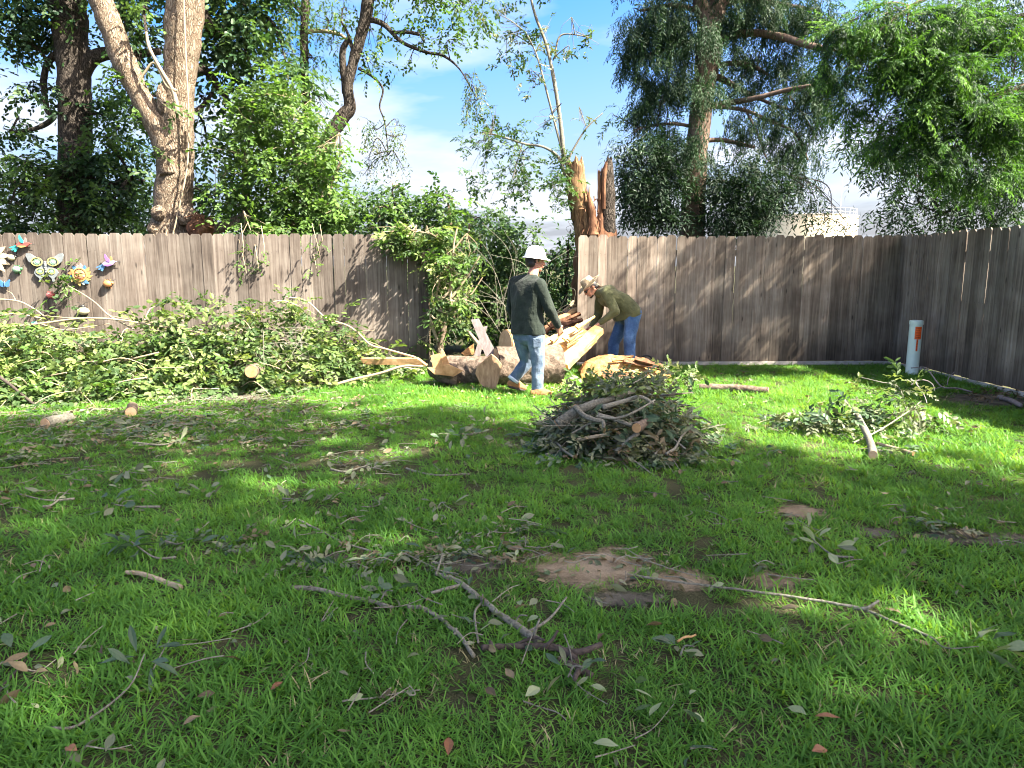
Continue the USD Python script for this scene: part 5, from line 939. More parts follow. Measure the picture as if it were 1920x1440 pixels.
for k, (x0, y0, x1, y1, Y, w, m) in enumerate([(1000, 630, 1046, 668, 9.3, .07, "wood"), (1002, 622, 1052, 652, 9.6, .10, "wood_red"), (1030, 612, 1088, 588, 10.1, .10, "wood_red"), (1036, 604, 1090, 578, 10.3, .10, "wood"), (1040, 596, 1080, 582, 10.5, .09, "wood_red"), (1050, 610, 1092, 600, 10.0, .10, "wood_red"), (1060, 590, 1092, 576, 10.55, .09, "bark_log"), (1020, 618, 1060, 604, 10.2, .08, "wood_red"), (1056, 584, 1075, 566, 10.6, .03, "twig_pale"), (1005, 640, 1030, 615, 9.9, .07, "wood_red"), (1046, 622, 1090, 616, 9.9, .14, "bark_log"), (1010, 655, 1060, 640, 9.7, .16, "wood_red"), (1030, 672, 1080, 650, 9.8, .2, "bark_log")]):
    t = Thing("wood_piece", PLANKS[k], "wood piece", P((x0 + x1) / 2, max(y0, y1), Y), "torn wood heaped in the gap")
    t.part("plank", beam(P(x0, y0, Y), P(x1, y1, Y + .15), w, w * .45, .045, np.array([-.2, -.7, .7]), 100 + k, .026), M[m], smooth=35)
# rotten hollow slab in front of the bending man
t = Thing("rotten_log", "rotten hollow half log with crumbly orange-yellow wood, in front of the bending man", "log", G(1160, 706))
a = np.linspace(0, 1, 30); th = np.linspace(-.35, np.pi + .25, 22); V = []
A0, B0 = np.array([*P(1086, 704, 9.25)[:2], 0]), np.array([*P(1250, 704, 9.25)[:2], 0])
for x in a:
    hgt = np.interp(x, [0, .08, .3, .5, .7, .85, 1], [.10, .22, .28, .27, .20, .13, .11]); 
    for h_ in th: V.append(A0 + (B0 - A0) * x + np.array([0, math.cos(h_) * .25 * (-1), max(-.02, math.sin(h_)) * hgt]))
V = np.array(V).reshape(30, 22, 3); jit = meshkit.fbm(V * 9, 4, 6)[..., None] - .5; V = V + jit * np.array([.06, .10, .13]); i, j = np.meshgrid(np.arange(29), np.arange(21), indexing="ij")
F = np.stack([i * 22 + j, i * 22 + j + 1, (i + 1) * 22 + j + 1, (i + 1) * 22 + j], -1).reshape(-1, 4)
t.part("rotten_shell", (V.reshape(-1, 3), F), M["wood_orange"], smooth=35)
for k in range(26):
    x = lr.random(); q_ = A0 + (B0 - A0) * x + np.array([0, -.20 + .25 * lr.random(), np.interp(x, [0, .3, 1], [.14, .27, .12]) * lr.uniform(.4, 1)]); t.part("shard", beam(q_, q_ + np.array([lr.uniform(.08, .25), lr.normal(0, .03), lr.normal(0, .03)]), .05, .02, .03, np.array([0, -.7, .7]), 140 + k, .012), M["wood_orange"] if k % 3 else M["wood"], smooth=35)
for k, (x0, y0, x1, y1) in enumerate([(1170, 676, 1246, 694), (1190, 672, 1250, 690)]): t.part("shard", beam(P(x0, y0, 9.05), P(x1, y1, 9.0), .07, .03, .03, np.array([0, -.6, .8]), 180 + k, .03), M["wood_red"], smooth=35)
t.part("bark_strip", beam(P(1130, 706, 8.95), P(1212, 708, 8.9), .12, .07, .05, np.array([0, -.7, .7]), 190, .04), M["wood_red"], smooth=35)
t = Thing("cable", "black cable looped on the grass at the foot of the grey fence", "cable", G(1215, 690))
t.part("cord", tube(spline([P(1200, 676, 9.9), P(1206, 668, 9.9), P(1216, 667, 9.9), P(1224, 674, 9.9), P(1228, 688, 9.85), [*G(1232, 690)[:2], .02], [*G(1244, 688)[:2], .02]], 8), .013, 8), plain("black_rubber", (.012, .012, .013), .5, .4), smooth=True)
t.part("cord", tube(spline([[*G(1222, 690)[:2], .02], P(1228, 680, 9.8), P(1238, 678, 9.8), [*G(1252, 686)[:2], .02], [*G(1300, 684)[:2], .02]], 8), .011, 8), M["wood_grey"], smooth=True)
log("log", "thin brown log lying alone on the bright lawn right of the brush heap", [*G(1312, 733)[:2], .045], [*G(1440, 741)[:2], .045], .040, .048, "twig_dark" if False else "bark_log", "cut", 7, .15, None, "log", 14, .01)
log("log", "short grey log stub on the grass at the left, in front of the leafy heap", [*G(86, 806)[:2], .055], [*(G(86, 806) + [.06, .26, 0])[:2], .055], .055, .052, "twig", "cut", 8, .1)
log("log", "small bark-covered log stub at the front of the leafy heap", [*G(246, 783)[:2], .05], [*(G(246, 783) + [-.10, .22, 0])[:2], .06], .055, .05, "bark_log", "cut", 9, .1)
log("log", "log with pale round cut face lying in the leafy heap", P(471, 697, 7.72), P(484, 690, 8.5), .072, .075, "bark_log", "wood", 10, .08)
# ------------------------------------------------------------------ the long leafy heap along the left fence
hr = np.random.default_rng(201)
HX = [-9.5, -8, -6.4, -5.2, -4.4, -3.6, -3.0, -2.3, -1.7, -1.1]
HH = [.72, .78, .74, .66, .78, .95, .90, .64, .24, .05]                 # height of the heap along the fence
HF = [6.5, 6.5, 6.55, 6.9, 7.25, 7.6, 7.75, 8.1, 8.5, 9.0]               # its front edge
def heap_h(x, y):
    f = np.interp(x, HX, HF); b = fence_y(x) - .1; u = np.clip((y - f) / (b - f), 0, 1)
    pr = np.interp(u, [0, .12, .3, .55, .75, 1], [0, .16, .42, .85, 1.0, .75]) * (y > f) * (y < b)
    return np.interp(x, HX, HH) * pr * np.clip(.35 + 1.25 * meshkit.fbm(np.stack([x * 2.1, y * 2.1, 0 * x], -1), 4, 5), .3, 1.3)
def heap_pts(n, lo=.45, hi=1.1, x0=-9, x1=-1.2):
    out = np.zeros((0, 3))
    while len(out) < n:
        x = hr.uniform(x0, x1, 4000); y = hr.uniform(6.4, 9.9, 4000); h = heap_h(x, y); k = h > .015
        out = np.vstack([out, np.stack([x, y, h * hr.uniform(lo, hi, 4000) + .02], -1)[k]])
    return out[:n]
t = Thing("brush_heap", "long heap of wilting leafy branches piled against the left fence", "brush heap", (-4.5, 8.2, 0))
scatter(numbered(t.path, "foliage"), heap_pts(1900) - t.base, "broad", [M["leaf_pile"], M["leaf_pile"], M["leaf_mid"]], hr, (.8, 1.3), .12, None, .5)
scatter(numbered(t.path, "foliage"), heap_pts(900, .2, .9) - t.base, "oak", [M["leaf_pile"], M["leaf_mid"], M["leaf_oak"]], hr, (.7, 1.1), .1, None, .5)
q = heap_pts(600, .5, 1.12, -8, -3.2); q = q[(q[:, 1] < np.interp(q[:, 0], HX, HF) + 1.1)]
scatter(numbered(t.path, "foliage"), q - t.base, "broad", [M["leaf_bright"], M["leaf_mid"]], hr, (.8, 1.2), .1, None, .4)
for k, (px, py, Y) in enumerate([(332, 575, 8.75), (540, 570, 8.9), (430, 580, 8.9), (470, 590, 8.8), (560, 590, 9.0), (500, 585, 9.0), (20, 625, 8.3), (60, 640, 8.2), (620, 615, 9.1), (120, 540, 9.1), (100, 520, 9.15), (110, 535, 9.15), (690, 650, 9.2)]):
    c = P(px, py, Y); pts = c + hr.normal(0, 1, (18 if k < 9 else 7, 3)) * [.13, .07, .10]; scatter(numbered(t.path, "foliage"), pts - t.base, "oak", [M["leaf_pile"], M["leaf_bright"], M["leaf_mid"]], hr, (.45, .75), .1)
tw = []
for p in heap_pts(120, .4, 1.05):
    a = hr.uniform(0, 2 * np.pi); d = np.array([math.cos(a), .6 * math.sin(a), hr.normal(.12, .22)]); L = hr.uniform(.25, .8)
    tw.append(stick([p - d * L / 2, p + hr.normal(0, .04, 3) + [0, 0, .04], p + d * L / 2], hr.uniform(.004, .010), .003, 4, 4))
t.part("twigs", cat(tw), M["twig_pale"], kind="stuff")
vn = []
for k in range(16):                                                    # reddish dry vines in the middle of the heap
    a = P(hr.uniform(470, 570), hr.uniform(625, 690), hr.uniform(8.3, 8.7)); vn.append(stick([a, a + hr.normal(0, .14, 3) + [0, 0, .06], a + hr.normal(0, .25, 3), a + hr.normal(0, .2, 3) * [1, .5, .5]], .0032, .002, 6, 4))
t.part("dry_vines", cat(vn), M["twig"], kind="stuff")
def branch(label, pix, Ys, r0, r1, m="twig_pale", group=None, name="cut_branch", rough=.2, sides=7, seed=0, end=None, subs=()):
    Ys = np.broadcast_to(Ys, (len(pix),)); pts = np.array([P(x, y, Y) if Y else G(x, y, r0 * .9 + .012) for (x, y), Y in zip(pix, Ys)])
    t = Thing(name, label, "branch" if r0 > .006 else "stick", pts.mean(0) * [1, 1, 0] + [0, 0, pts[:, 2].min()], group)
    q = spline(pts, 7); t.part("stem", tube(q, np.linspace(r0, r1, len(q)), sides, rough, seed, 16), M[m], smooth=True)
    if end: d = unit(q[0] - q[1]); t.part("cut_end", tube([q[0] + d * .001, q[0] + d * .005], r0 * .95, sides, rough, seed, 16), M[end], smooth=40)
    for (s, w) in subs:
        sp = np.array([P(x, y, Y) if Y else G(x, y, w + .012) for x, y, Y in s]); t.part("side_twig", stick(sp, w, w * .5, 5, 5, .2, seed), M[m], smooth=True)
    return t
branch("longest pale bare branch across the leafy heap, running in from the left edge", [(-40, 622), (0, 615), (75, 607), (155, 597), (225, 600), (300, 612), (380, 619)], 8.55, .014, .010, subs=[([(75, 607, 8.55), (120, 618, 8.5), (205, 607, 8.6)], .009), ([(155, 597, 8.55), (125, 596, 8.6), (82, 592, 8.7)], .010)])
branch("thin bare branch arching down beneath the blue butterfly at the left edge", [(-30, 560), (30, 564), (62, 578), (82, 592)], 8.8, .010, .008, subs=[([(30, 564, 8.8), (22, 550, 8.85), (12, 545, 8.9)], .005)])
branch("slim curved branch leaning up the fence under the sun ornament", [(250, 617), (205, 592), (178, 567), (150, 548), (128, 536)], [8.6, 8.75, 8.9, 9.0, 9.05], .011, .005, subs=[([(150, 548, 9.0), (140, 556, 9.0), (132, 563, 9.0)], .004), ([(205, 592, 8.75), (250, 600, 8.7), (330, 612, 8.6)], .006)])
branch("short dark forked branch rising from the left part of the heap", [(98, 660), (112, 628), (135, 605)], 8.4, .012, .006, "twig")
branch("pale peeled stick in the middle of the leafy heap", [(212, 679), (255, 671), (298, 661)], 8.1, .013, .010)
branch("long pale drooping branch from the heap down to the tan board", [(537, 557), (575, 565), (610, 595), (650, 610), (672, 625), (695, 647), (725, 655), (778, 670)], [9.1, 9.1, 9.1, 9.1, 9.05, 8.95, 8.9, 8.75], .010, .014, subs=[([(650, 610, 9.1), (610, 600, 9.1), (560, 570, 9.2)], .005), ([(725, 655, 8.9), (690, 640, 9.0), (640, 628, 9.1)], .005)])
branch("curved brown branch on the grass in front of the tan board", [(625, 722), (662, 712), (712, 700), (755, 687), (792, 687)], [8.35, 8.4, 8.45, 8.5, 8.5], .020, .014, "twig_pale")
branch("dark fallen branch along the front of the leafy heap", [(290, 765), (330, 754), (368, 742)], [0, 0, 0], .014, .010, "twig_dark")
branch("dark crooked branch at the heap's left front edge", [(-10, 700), (20, 722), (44, 742), (72, 762), (110, 770)], [7.4, 7.3, 7.2, 7.1, 7.0], .018, .010, "twig_dark")
branch("bare dark stick lying flat at the left edge below the heap", [(-20, 776), (30, 773), (78, 764)], [0, 0, 0], .014, .010, "twig_dark")
branch("grey stick pointing right on the shaded grass below the heap", [(100, 778), (160, 769), (212, 768)], [0, 0, 0], .016, .012, "twig")
branch("thin dark stick slanting on the grass left of centre", [(560, 775), (590, 762), (612, 757)], [0, 0, 0], .012, .008, "twig_dark")
branch("tangled dark stick on the shaded lawn right of the two log stubs", [(366, 784), (400, 779), (425, 776)], [0, 0, 0], .014, .010, "twig_dark")

# ------------------------------------------------------------------ the brush heap in the middle of the lawn
MC = G(1168, 838); MC[2] = 0; MC[1] = 5.75
def mound_h(x, y):
    d = np.hypot((x - MC[0]) / .68, (y - MC[1]) / .76); return .50 * np.clip(1 - d ** 2.2, 0, 1) * (.75 + .5 * meshkit.fbm(np.stack([x * 3, y * 3, 0 * x], -1), 3, 9))
def on_mound(px, py, lift=.03):
    d = ray(px, py)
    for Y in np.linspace(4.4, 7.6, 160):
        p = EYE + d * (Y / d[1])
        if p[2] <= max(mound_h(p[:1], p[1:2])[0] + lift, lift): return p
    return p
mr = np.random.default_rng(211)
t = Thing("brush_heap", "heap of cut oak branches with olive leaves in the middle of the lawn", "brush heap", MC)
def mound_pts(n, lo, hi, spread=1.0):
    out = np.zeros((0, 3))
    while len(out) < n:
        x = mr.uniform(-.85, .85, 3000) * spread + MC[0]; y = mr.uniform(-.9, .9, 3000) * spread + MC[1]; h = mound_h(x, y); k = h > .01
        out = np.vstack([out, np.stack([x, y, h * mr.uniform(lo, hi, 3000) + .02], -1)[k]])
    return out[:n]
scatter(numbered(t.path, "foliage"), mound_pts(760, .2, 1.02) - t.base, "oak", [M["leaf_oak"], M["leaf_oak"], M["leaf_oak"], M["leaf_sprig"], M["leaf_brown"]], mr, (.5, .85), .15, None, .5)
q = mound_pts(60, .95, 1.15); scatter(numbered(t.path, "foliage"), np.vstack([np.array([on_mound(x, y) for x, y in zip(mr.uniform(1150, 1310, 60), mr.uniform(690, 730, 60))]), np.array([on_mound(x, y) for x, y in zip(mr.uniform(1080, 1160, 45), mr.uniform(705, 745, 45))])]) - t.base, "oak", [M["leaf_pile"], M["leaf_oak"]], mr, (.55, .85), -.1)
ring = np.stack([MC[0] + 1.0 * np.cos(np.linspace(0, 6.28, 60)) * mr.uniform(.72, 1, 60), MC[1] + .95 * np.sin(np.linspace(0, 6.28, 60)) * mr.uniform(.75, 1, 60), np.full(60, .04)], -1)
scatter(numbered(t.path, "foliage"), ring - t.base, "oak", [M["leaf_oak"], M["leaf_sprig"]], mr, (.5, .8), .0, None, .25)
for k in range(150):                                                   # the larger leaves on top, one by one
    px, py = (mr.uniform(1195, 1320), mr.uniform(700, 800)) if k < 70 else (mr.uniform(1020, 1310), mr.uniform(740, 870)); p = on_mound(px, py, .05) + mr.normal(0, .015, 3)
    d = mr.normal(size=3) * [1, 1, .6] + [0, -.2, 0]; v, f = leaves(p[None], d[None], (mr.normal(0, .5, 3) + [0, 0, 1])[None], 0, 0, 0, 0, 2); v, f = leaf_hd(p, d, mr.normal(0, .5, 3) + [0, 0, 1], mr.uniform(.08, .125), mr.uniform(.036, .052), mr.uniform(.05, .3), .15, .6, .05); t.part("leaf", (v, f), M["leaf_sprig"] if k % 3 else M["leaf_oak"])
tw = []
for p in mound_pts(130, .5, 1.1):
    a = mr.uniform(0, 2 * np.pi); d = np.array([math.cos(a), math.sin(a), mr.normal(.05, .3)]); L = mr.uniform(.15, .65); tw.append(stick([p - d * L / 2, p + mr.normal(0, .03, 3), p + d * L / 2], mr.uniform(.003, .008), .002, 4, 4))
t.part("twigs", cat(tw), M["twig"], kind="stuff")
def mbranch(label, pix, w0, w1, m="twig", end="cut", seed=0, lift=.05, name="cut_branch", rough=.2, sides=9, group=None, back=0.0):
    pts = np.array([on_mound(x, y, lift) for x, y in pix]); pts[:, 1] += np.linspace(-.3 * back, back, len(pts)); sc = pts[0][1] / FPX
    t = Thing(name, label, "branch", pts.mean(0) * [1, 1, 0] + [0, 0, pts[:, 2].min()], group); q = spline(pts, 7); rr = np.linspace(w0 * sc / 2, w1 * sc / 2, len(q))
    t.part("stem", tube(q, rr, sides, rough, seed, 14), M[m], smooth=True)
    if end: d = unit(q[0] - q[1]); t.part("cut_end", tube([q[0] + d * .001, q[0] + d * .006], rr[0] * .96, sides, rough, seed, 14), M[end], smooth=40)
    return t
mbranch("thick grey lichened branch with round cut end at the heap's upper left", [(1045, 791), (1080, 772), (1120, 761), (1158, 756), (1202, 746)], 23, 8, lift=.15, seed=1, back=.3, end="wood")
mbranch("crooked branch with reddish cut end just above the lichened one", [(1078, 762), (1095, 779), (1115, 788), (1131, 792), (1134, 806)], 11, 7, lift=.19, seed=2, end="wood", back=.06)
mbranch("short thick log with round pale cut face in the heap's middle", [(1190, 797), (1215, 799), (1242, 802)], 20, 17, "bark_log", lift=.13, seed=3, name="cut_log", back=.32, end="wood")
mbranch("pale smooth branch running into the short log's cut face", [(1122, 778), (1150, 785), (1184, 798)], 9, 7, lift=.13, seed=4, end=None)
mbranch("pair-forked grey stick pointing down at the heap's front", [(1196, 812), (1178, 826), (1154, 846)], 9, 6, lift=.10, seed=5, end=None)
mbranch("brown stick lying level in the heap's left middle", [(1084, 825), (1112, 819), (1142, 815)], 8, 6, "twig_pale", lift=.10, seed=6)
mbranch("small straight stick poking out at the heap's left foot", [(1024, 853), (1038, 849), (1056, 844)], 6, 5, lift=.04, seed=7, end=None)
mbranch("thin bent stick curving down the heap's left side", [(1018, 822), (1044, 831), (1058, 845), (1074, 856)], 5, 4, lift=.08, seed=8, end=None)
mbranch("slim upright stick along the heap's right foot", [(1249, 851), (1266, 840), (1277, 820), (1298, 796)], 6, 4, lift=.08, seed=9, end=None)
mbranch("long thin wavy branch crossing the middle heap", [(1118, 781), (1155, 784), (1190, 772), (1228, 750)], 5, 4, lift=.18, seed=10, end=None)
mbranch("thin dark stick sticking out right, high on the heap", [(1238, 742), (1266, 739), (1298, 736)], 4, 3, "twig_dark", lift=.12, seed=11, end=None)
mbranch("second grey branch lying along the top of the middle heap", [(1130, 764), (1170, 752), (1200, 744), (1225, 756)], 10, 6, lift=.17, seed=12, end=None)

# ------------------------------------------------------------------ brush by the marker pipe
sr = np.random.default_rng(221)
def low_brush(label, spec, mats, subs, name="brush_heap", h=.2, kind="oak"):
    pts = []
    for px, py, rx, ry, n, hh in spec:
        c = G(px, py); sc = c[1] / FPX; dyp = abs(G(px, py + ry)[1] - G(px, py - ry)[1]) / 2
        q = sr.normal(0, .5, (n, 3)) * [rx * sc, dyp, 0]; q[:, 2] = np.abs(sr.normal(0, .5, n)) * hh + .03; pts.append(c * [1, 1, 0] + q)
    pts = np.vstack(pts); b = pts.mean(0) * [1, 1, 0]; t = Thing(name, label, "brush", b)
    scatter(numbered(t.path, "foliage"), pts - b, kind, [M[m] for m in mats], sr, (.5, .85), .0, None, .5)
    if subs: t.part("twigs", cat([stick([P(x, y, Y) if Y else G(x, y, .03) for x, y, Y in s], w, w * .6, 5, 5) for s, w in subs]), M["twig"], kind="stuff")
    return t
low_brush("low spread of oak brush near the marker pipe, dark at left, pale at right", [(1500, 812, 36, 10, 26, .14), (1560, 815, 40, 14, 42, .20), (1600, 800, 24, 12, 16, .2), (1640, 812, 50, 20, 34, .24), (1690, 800, 36, 16, 26, .26), (1730, 806, 36, 10, 20, .12), (1460, 802, 30, 8, 12, .08), (1660, 850, 40, 12, 8, .06)], ["leaf_oak", "leaf_sprig", "leaf_pile"], [([(1545, 795, 0), (1570, 810, 0), (1610, 830, 0)], .008), ([(1600, 830, 0), (1650, 806, 5.8), (1705, 770, 6.0), (1727, 752, 6.1)], .008), ([(1612, 707, 6.3), (1650, 716, 6.2), (1685, 726, 6.2), (1700, 770, 6.0)], .005)])
for k, (px, py, Y, n) in enumerate([(1700, 715, 6.15, 5), (1712, 735, 6.1, 6), (1690, 745, 6.1, 5), (1735, 745, 6.1, 5), (1640, 745, 6.2, 4), (1610, 735, 6.2, 3)]):
    pts = P(px, py, Y) + sr.normal(0, .04, (n, 3)); scatter(f"/World/brush_heap_002/foliage_{k + 1:03d}", pts - np.array(stage.GetPrimAtPath("/World/brush_heap_002").GetAttribute("xformOp:translate").Get()), "oak", [M["leaf_pile"], M["leaf_oak"]], sr, (.4, .6), -.1)
branch("thick grey limb end lying in the brush near the marker pipe", [(1637, 853), (1632, 830), (1616, 795), (1600, 766)], [0, 0, 5.9, 6.2], .034, .022, "twig", end="cut", sides=12, seed=21)
branch("reddish-ended pale branch at the left of that brush", [(1456, 786), (1476, 791), (1500, 798)], [0, 0, 0], .024, .020, "twig_pale", end="cut", seed=22)
branch("pale branch on the sunlit grass in front of that brush", [(1712, 851), (1680, 842), (1645, 832)], [0, 0, 0], .020, .016, "twig_pale", end="wood", seed=23)
branch("bleached forked twig on the grass beside the marker pipe", [(1822, 735), (1795, 728), (1766, 725), (1745, 700), (1734, 689), (1708, 690)], [7.9, 7.9, 7.9, 8.1, 8.3, 8.4], .010, .006, "wood_grey", seed=24, subs=[([(1776, 722, 7.9), (1779, 708, 8.0), (1790, 697, 8.1)], .006), ([(1766, 725, 7.9), (1740, 732, 7.8), (1710, 728, 7.8)], .005)])
branch("thin arched twig above the brush by the marker pipe", [(1708, 722), (1722, 713), (1738, 714), (1749, 722), (1752, 733)], 6.6, .006, .004, "wood_grey", seed=25, subs=[([(1715, 716, 6.6), (1732, 740, 6.4), (1738, 756, 6.2)], .006)])
branch("grey weathered stick lying by the dark leaf debris at the right fence", [(1874, 745), (1892, 750), (1914, 760)], [0, 0, 0], .032, .024, "wood_grey", seed=26)
dp = []
for k in range(130):
    c = G(sr.uniform(1815, 1925), sr.uniform(735, 758)); dp.append(c + [0, 0, .02 + .05 * sr.random()])
dp = np.array(dp); v, f = leaves(dp, sr.normal(size=(130, 3)) * [1, 1, .4], np.tile([0, 0, 1.0], (130, 1)) + sr.normal(0, .6, (130, 3)), sr.uniform(.04, .11, 130), sr.uniform(.012, .03, 130), .4, .4, 2)
solo("bark_debris", (v, f), M["leaf_brown"], "patch of dark curled bark and dead leaves at the foot of the right fence", "debris", kind="stuff")

# ------------------------------------------------------------------ sticks and sprigs lying on the near lawn
def gstick(label, pix, w0, w1, m="twig", seed=0, subs=(), rough=.25, sides=9, lift=.018, end=None, group=None):
    pts = np.array([G(x, y, lift) for x, y in pix]); sc = pts[len(pts) // 2][1] / FPX
    t = Thing("fallen_stick", label, "stick", pts.mean(0) * [1, 1, 0], group); q = spline(pts, 14); q[:, 2] += .004 * np.sin(np.linspace(0, 7, len(q)) + seed) + .006
    q[:, :2] += (meshkit.fbm(q * 9 + seed, 3, seed)[:, None] - .5) * .02
    rr = np.linspace(w0, w1, len(q)) * sc * .42; t.part("stem", tube(q, rr, 12, rough * 1.3, seed, 60), M[m], smooth=True)
    r_ = np.random.default_rng(seed)
    for k in range(max(2, len(q) // 12)): i = r_.integers(2, len(q) - 2); t.part("knot", skin(bone((q[i], rr[i] * 1.05), (q[i] + r_.normal(0, 1, 3) * rr[i] * .8 + [0, 0, rr[i] * .5], rr[i] * .55)), .01, 1), M[m], smooth=True)
    for s, w in subs: t.part("side_twig", stick([G(x, y, lift + z) for x, y, z in s], w * sc / 2, w * sc / 3, 5, 6, .2, seed), M[m], smooth=True)
    return t
gstick("grey crooked stick left of the bigger twigs in the near grass", [(545, 1104), (590, 1108), (640, 1119), (690, 1126), (735, 1142)], 12, 9, seed=31)
gstick("bent grey stick arching down to the dark twig tangle in the near grass", [(766, 1141), (800, 1146), (835, 1168), (862, 1196), (888, 1234)], 11, 9, seed=32)
gstick("thickest lichened grey stick in the near grass, below the sandy patch", [(818, 1078), (868, 1097), (920, 1140), (962, 1172), (1012, 1208)], 12, 17, seed=33, subs=[([(905, 1128, 0), (890, 1150, .01), (897, 1205, .02)], 6), ([(868, 1097, 0), (840, 1103, .02), (808, 1112, .01)], 9), ([(1000, 1200, .01), (1005, 1180, .06), (1012, 1160, .09)], 6), ([(985, 1188, .01), (1030, 1160, .04), (1062, 1120, .07)], 6)])
gstick("dark wet-looking stick at the lower end of the twig tangle", [(900, 1220), (960, 1212), (1010, 1214), (1050, 1222), (1082, 1242)], 14, 19, "twig_dark", 34, [([(1052, 1222, 0), (1090, 1222, .02), (1128, 1208, .03)], 16), ([(1020, 1215, .02), (1035, 1200, .05), (1046, 1182, .08)], 8), ([(960, 1212, 0), (1000, 1196, .03), (1020, 1200, .05)], 8)])
gstick("short knobbly dark stick end below the twig tangle", [(1046, 1240), (1075, 1252), (1112, 1268)], 20, 17, "twig_dark", 35, [([(1085, 1258, .01), (1080, 1266, .03), (1078, 1274, .04)], 14)])
gstick("long thin straight stick across the right of the near lawn", [(1186, 1079), (1330, 1101), (1450, 1117), (1570, 1137), (1610, 1143), (1680, 1168), (1748, 1196)], 6, 7, seed=36, subs=[([(1600, 1141, 0), (1625, 1140, .02), (1648, 1126, .05)], 8)])
gstick("brown stick stub below the dark leafy sprig at the left", [(236, 1074), (285, 1084), (338, 1104)], 10, 13, "twig_pale", 37)
gstick("thin crooked twig in the grass left of the bare soil", [(560, 978), (610, 1002), (650, 1020), (705, 1038)], 5, 4, seed=38)
gstick("thin straight twig in the grass near the bottom, left of centre", [(640, 1321), (700, 1309), (785, 1300)], 5, 3, "twig", 39)
gstick("thin twig in the grass under the largest stick", [(980, 1320), (1030, 1335), (1060, 1355)], 4, 3, seed=40)
gstick("thin stick in the shaded grass below the middle heap, left", [(760, 880), (820, 893), (880, 890)], 5, 4, seed=41)
gstick("little twig at the left edge of the near lawn", [(-10, 1320), (30, 1262), (60, 1262)], 6, 5, "twig_dark", 42)
gstick("short pale stick chip in the grass right of the twig tangle", [(1270, 1204), (1288, 1198), (1304, 1192)], 6, 5, "wood", 43)
def sprig(label, px, py, n, L, W, mats=("leaf_sprig",), stem=None, lift=.06, spread=1.0, seed=0, up=.35, aim=None, group=None, w=5, rosette=.04):
    """A fallen sprig: leaves one by one around a short stem."""
    r_ = np.random.default_rng(seed + 900); c = G(px, py, 0) + [0, 0, lift]; sc = c[1] / FPX
    t = Thing("leafy_sprig", label, "sprig", c * [1, 1, 0], group)
    if stem: s = [np.array(G(x, y, .035)) for x, y in stem] + [c]; t.part("stem", stick(s, w * sc / 2, w * sc / 4, 6, 6, .2, seed), M["twig"], smooth=True)
    else: t.part("stem", stick([c + [0, 0, -.03], c + [.02, .02, 0], c + [.05 * spread, .0, .01]], .004, .003, 3, 5), M["twig"], smooth=True)
    a0 = r_.uniform(0, 6.28)
    for k in range(n):
        a = a0 + k * 2.4 + r_.normal(0, .25) if aim is None else math.radians(aim) + r_.normal(0, .75)
        d = np.array([math.cos(a), math.sin(a) * .8, up * .6 + r_.normal(0, .45)]); p = c + np.array([math.cos(a), math.sin(a), 0]) * (rosette + .05) * r_.random() + r_.normal(0, .018, 3)
        if stem and k % 3 == 2: p = p * .75 + s[-2] * .25 + [0, 0, .01]
        v, f = leaves(p[None], d[None], (r_.normal(0, .45, 3) + [0, 0, 1])[None], 0, 0, 0, 0, 2); v, f = leaf_hd(p, d, r_.normal(0, .45, 3) + [0, 0, 1], L * r_.uniform(.5, 1.0), W * r_.uniform(.55, .95), r_.uniform(.05, .35), .12, .6, .05); v[:, 2] = np.where(v[:, 2] < .02, .02 + .25 * (v[:, 2] - .02), v[:, 2])
        t.part("leaf", (v, f), M[mats[k % len(mats)]])
    return t
sprig("big sprig of dark glossy leaves in the near grass at the left", 248, 1040, 15, .125, .058, ("leaf_sprig",), [(330, 1045), (290, 1045)], .07, seed=1)
sprig("muted grey-green sprig right beside the big dark sprig", 345, 1035, 16, .10, .042, ("leaf_oak", "leaf_sprig"), [(310, 1015), (330, 1020)], .05, seed=2, up=.15, rosette=.14)
sprig("slender-leaved sprig on a long bare stem at the lower left", 275, 1270, 10, .115, .030, ("leaf_sprig",), [(92, 1366), (150, 1358), (240, 1290)], .09, seed=3, up=.5, w=6)
sprig("sprig with a pair of pale leaves on top, on the shaded lawn at left", 236, 905, 10, .12, .05, ("leaf_sprig", "leaf_oak", "leaf_pale"), None, .08, seed=4, up=.5)
sprig("drooping dark sprig just below the pale-topped one", 215, 958, 11, .12, .05, ("leaf_oak", "leaf_sprig"), [(300, 950), (250, 950)], .04, seed=5, up=.1, rosette=.1)
sprig("flat sprig of turned leaves near the left edge, above the near grass", 38, 938, 12, .12, .045, ("leaf_brown", "leaf_oak"), [(140, 935), (90, 938)], .04, seed=6, up=.1, rosette=.14)
sprig("brownish sprig between the left-edge one and the drooping dark one", 132, 928, 9, .11, .04, ("leaf_brown", "leaf_oak"), [(80, 950), (100, 945)], .04, seed=7, up=.1, rosette=.1)
sprig("small cupped sprig of folded leaves alone on the lawn", 392, 941, 6, .11, .05, ("leaf_oak",), None, .06, seed=8, up=.4)
sprig("round pale leaf sprig on a short twig left of the bare soil", 550, 950, 6, .11, .05, ("leaf_oak", "leaf_pale"), [(530, 935)], .05, seed=9)
sprig("dark upright sprig clump left of the middle heap", 862, 835, 26, .115, .05, ("leaf_sprig", "leaf_oak"), [(900, 810), (880, 815)], .10, seed=10, up=.6, rosette=.18)
sprig("second low clump just right of the upright clump", 905, 800, 12, .11, .045, ("leaf_oak",), None, .05, seed=11, up=.2, rosette=.2)
sprig("tiny star-shaped sprig right of the middle heap", 1438, 862, 8, .10, .034, ("leaf_sprig", "leaf_oak"), None, .06, seed=12, up=.4)
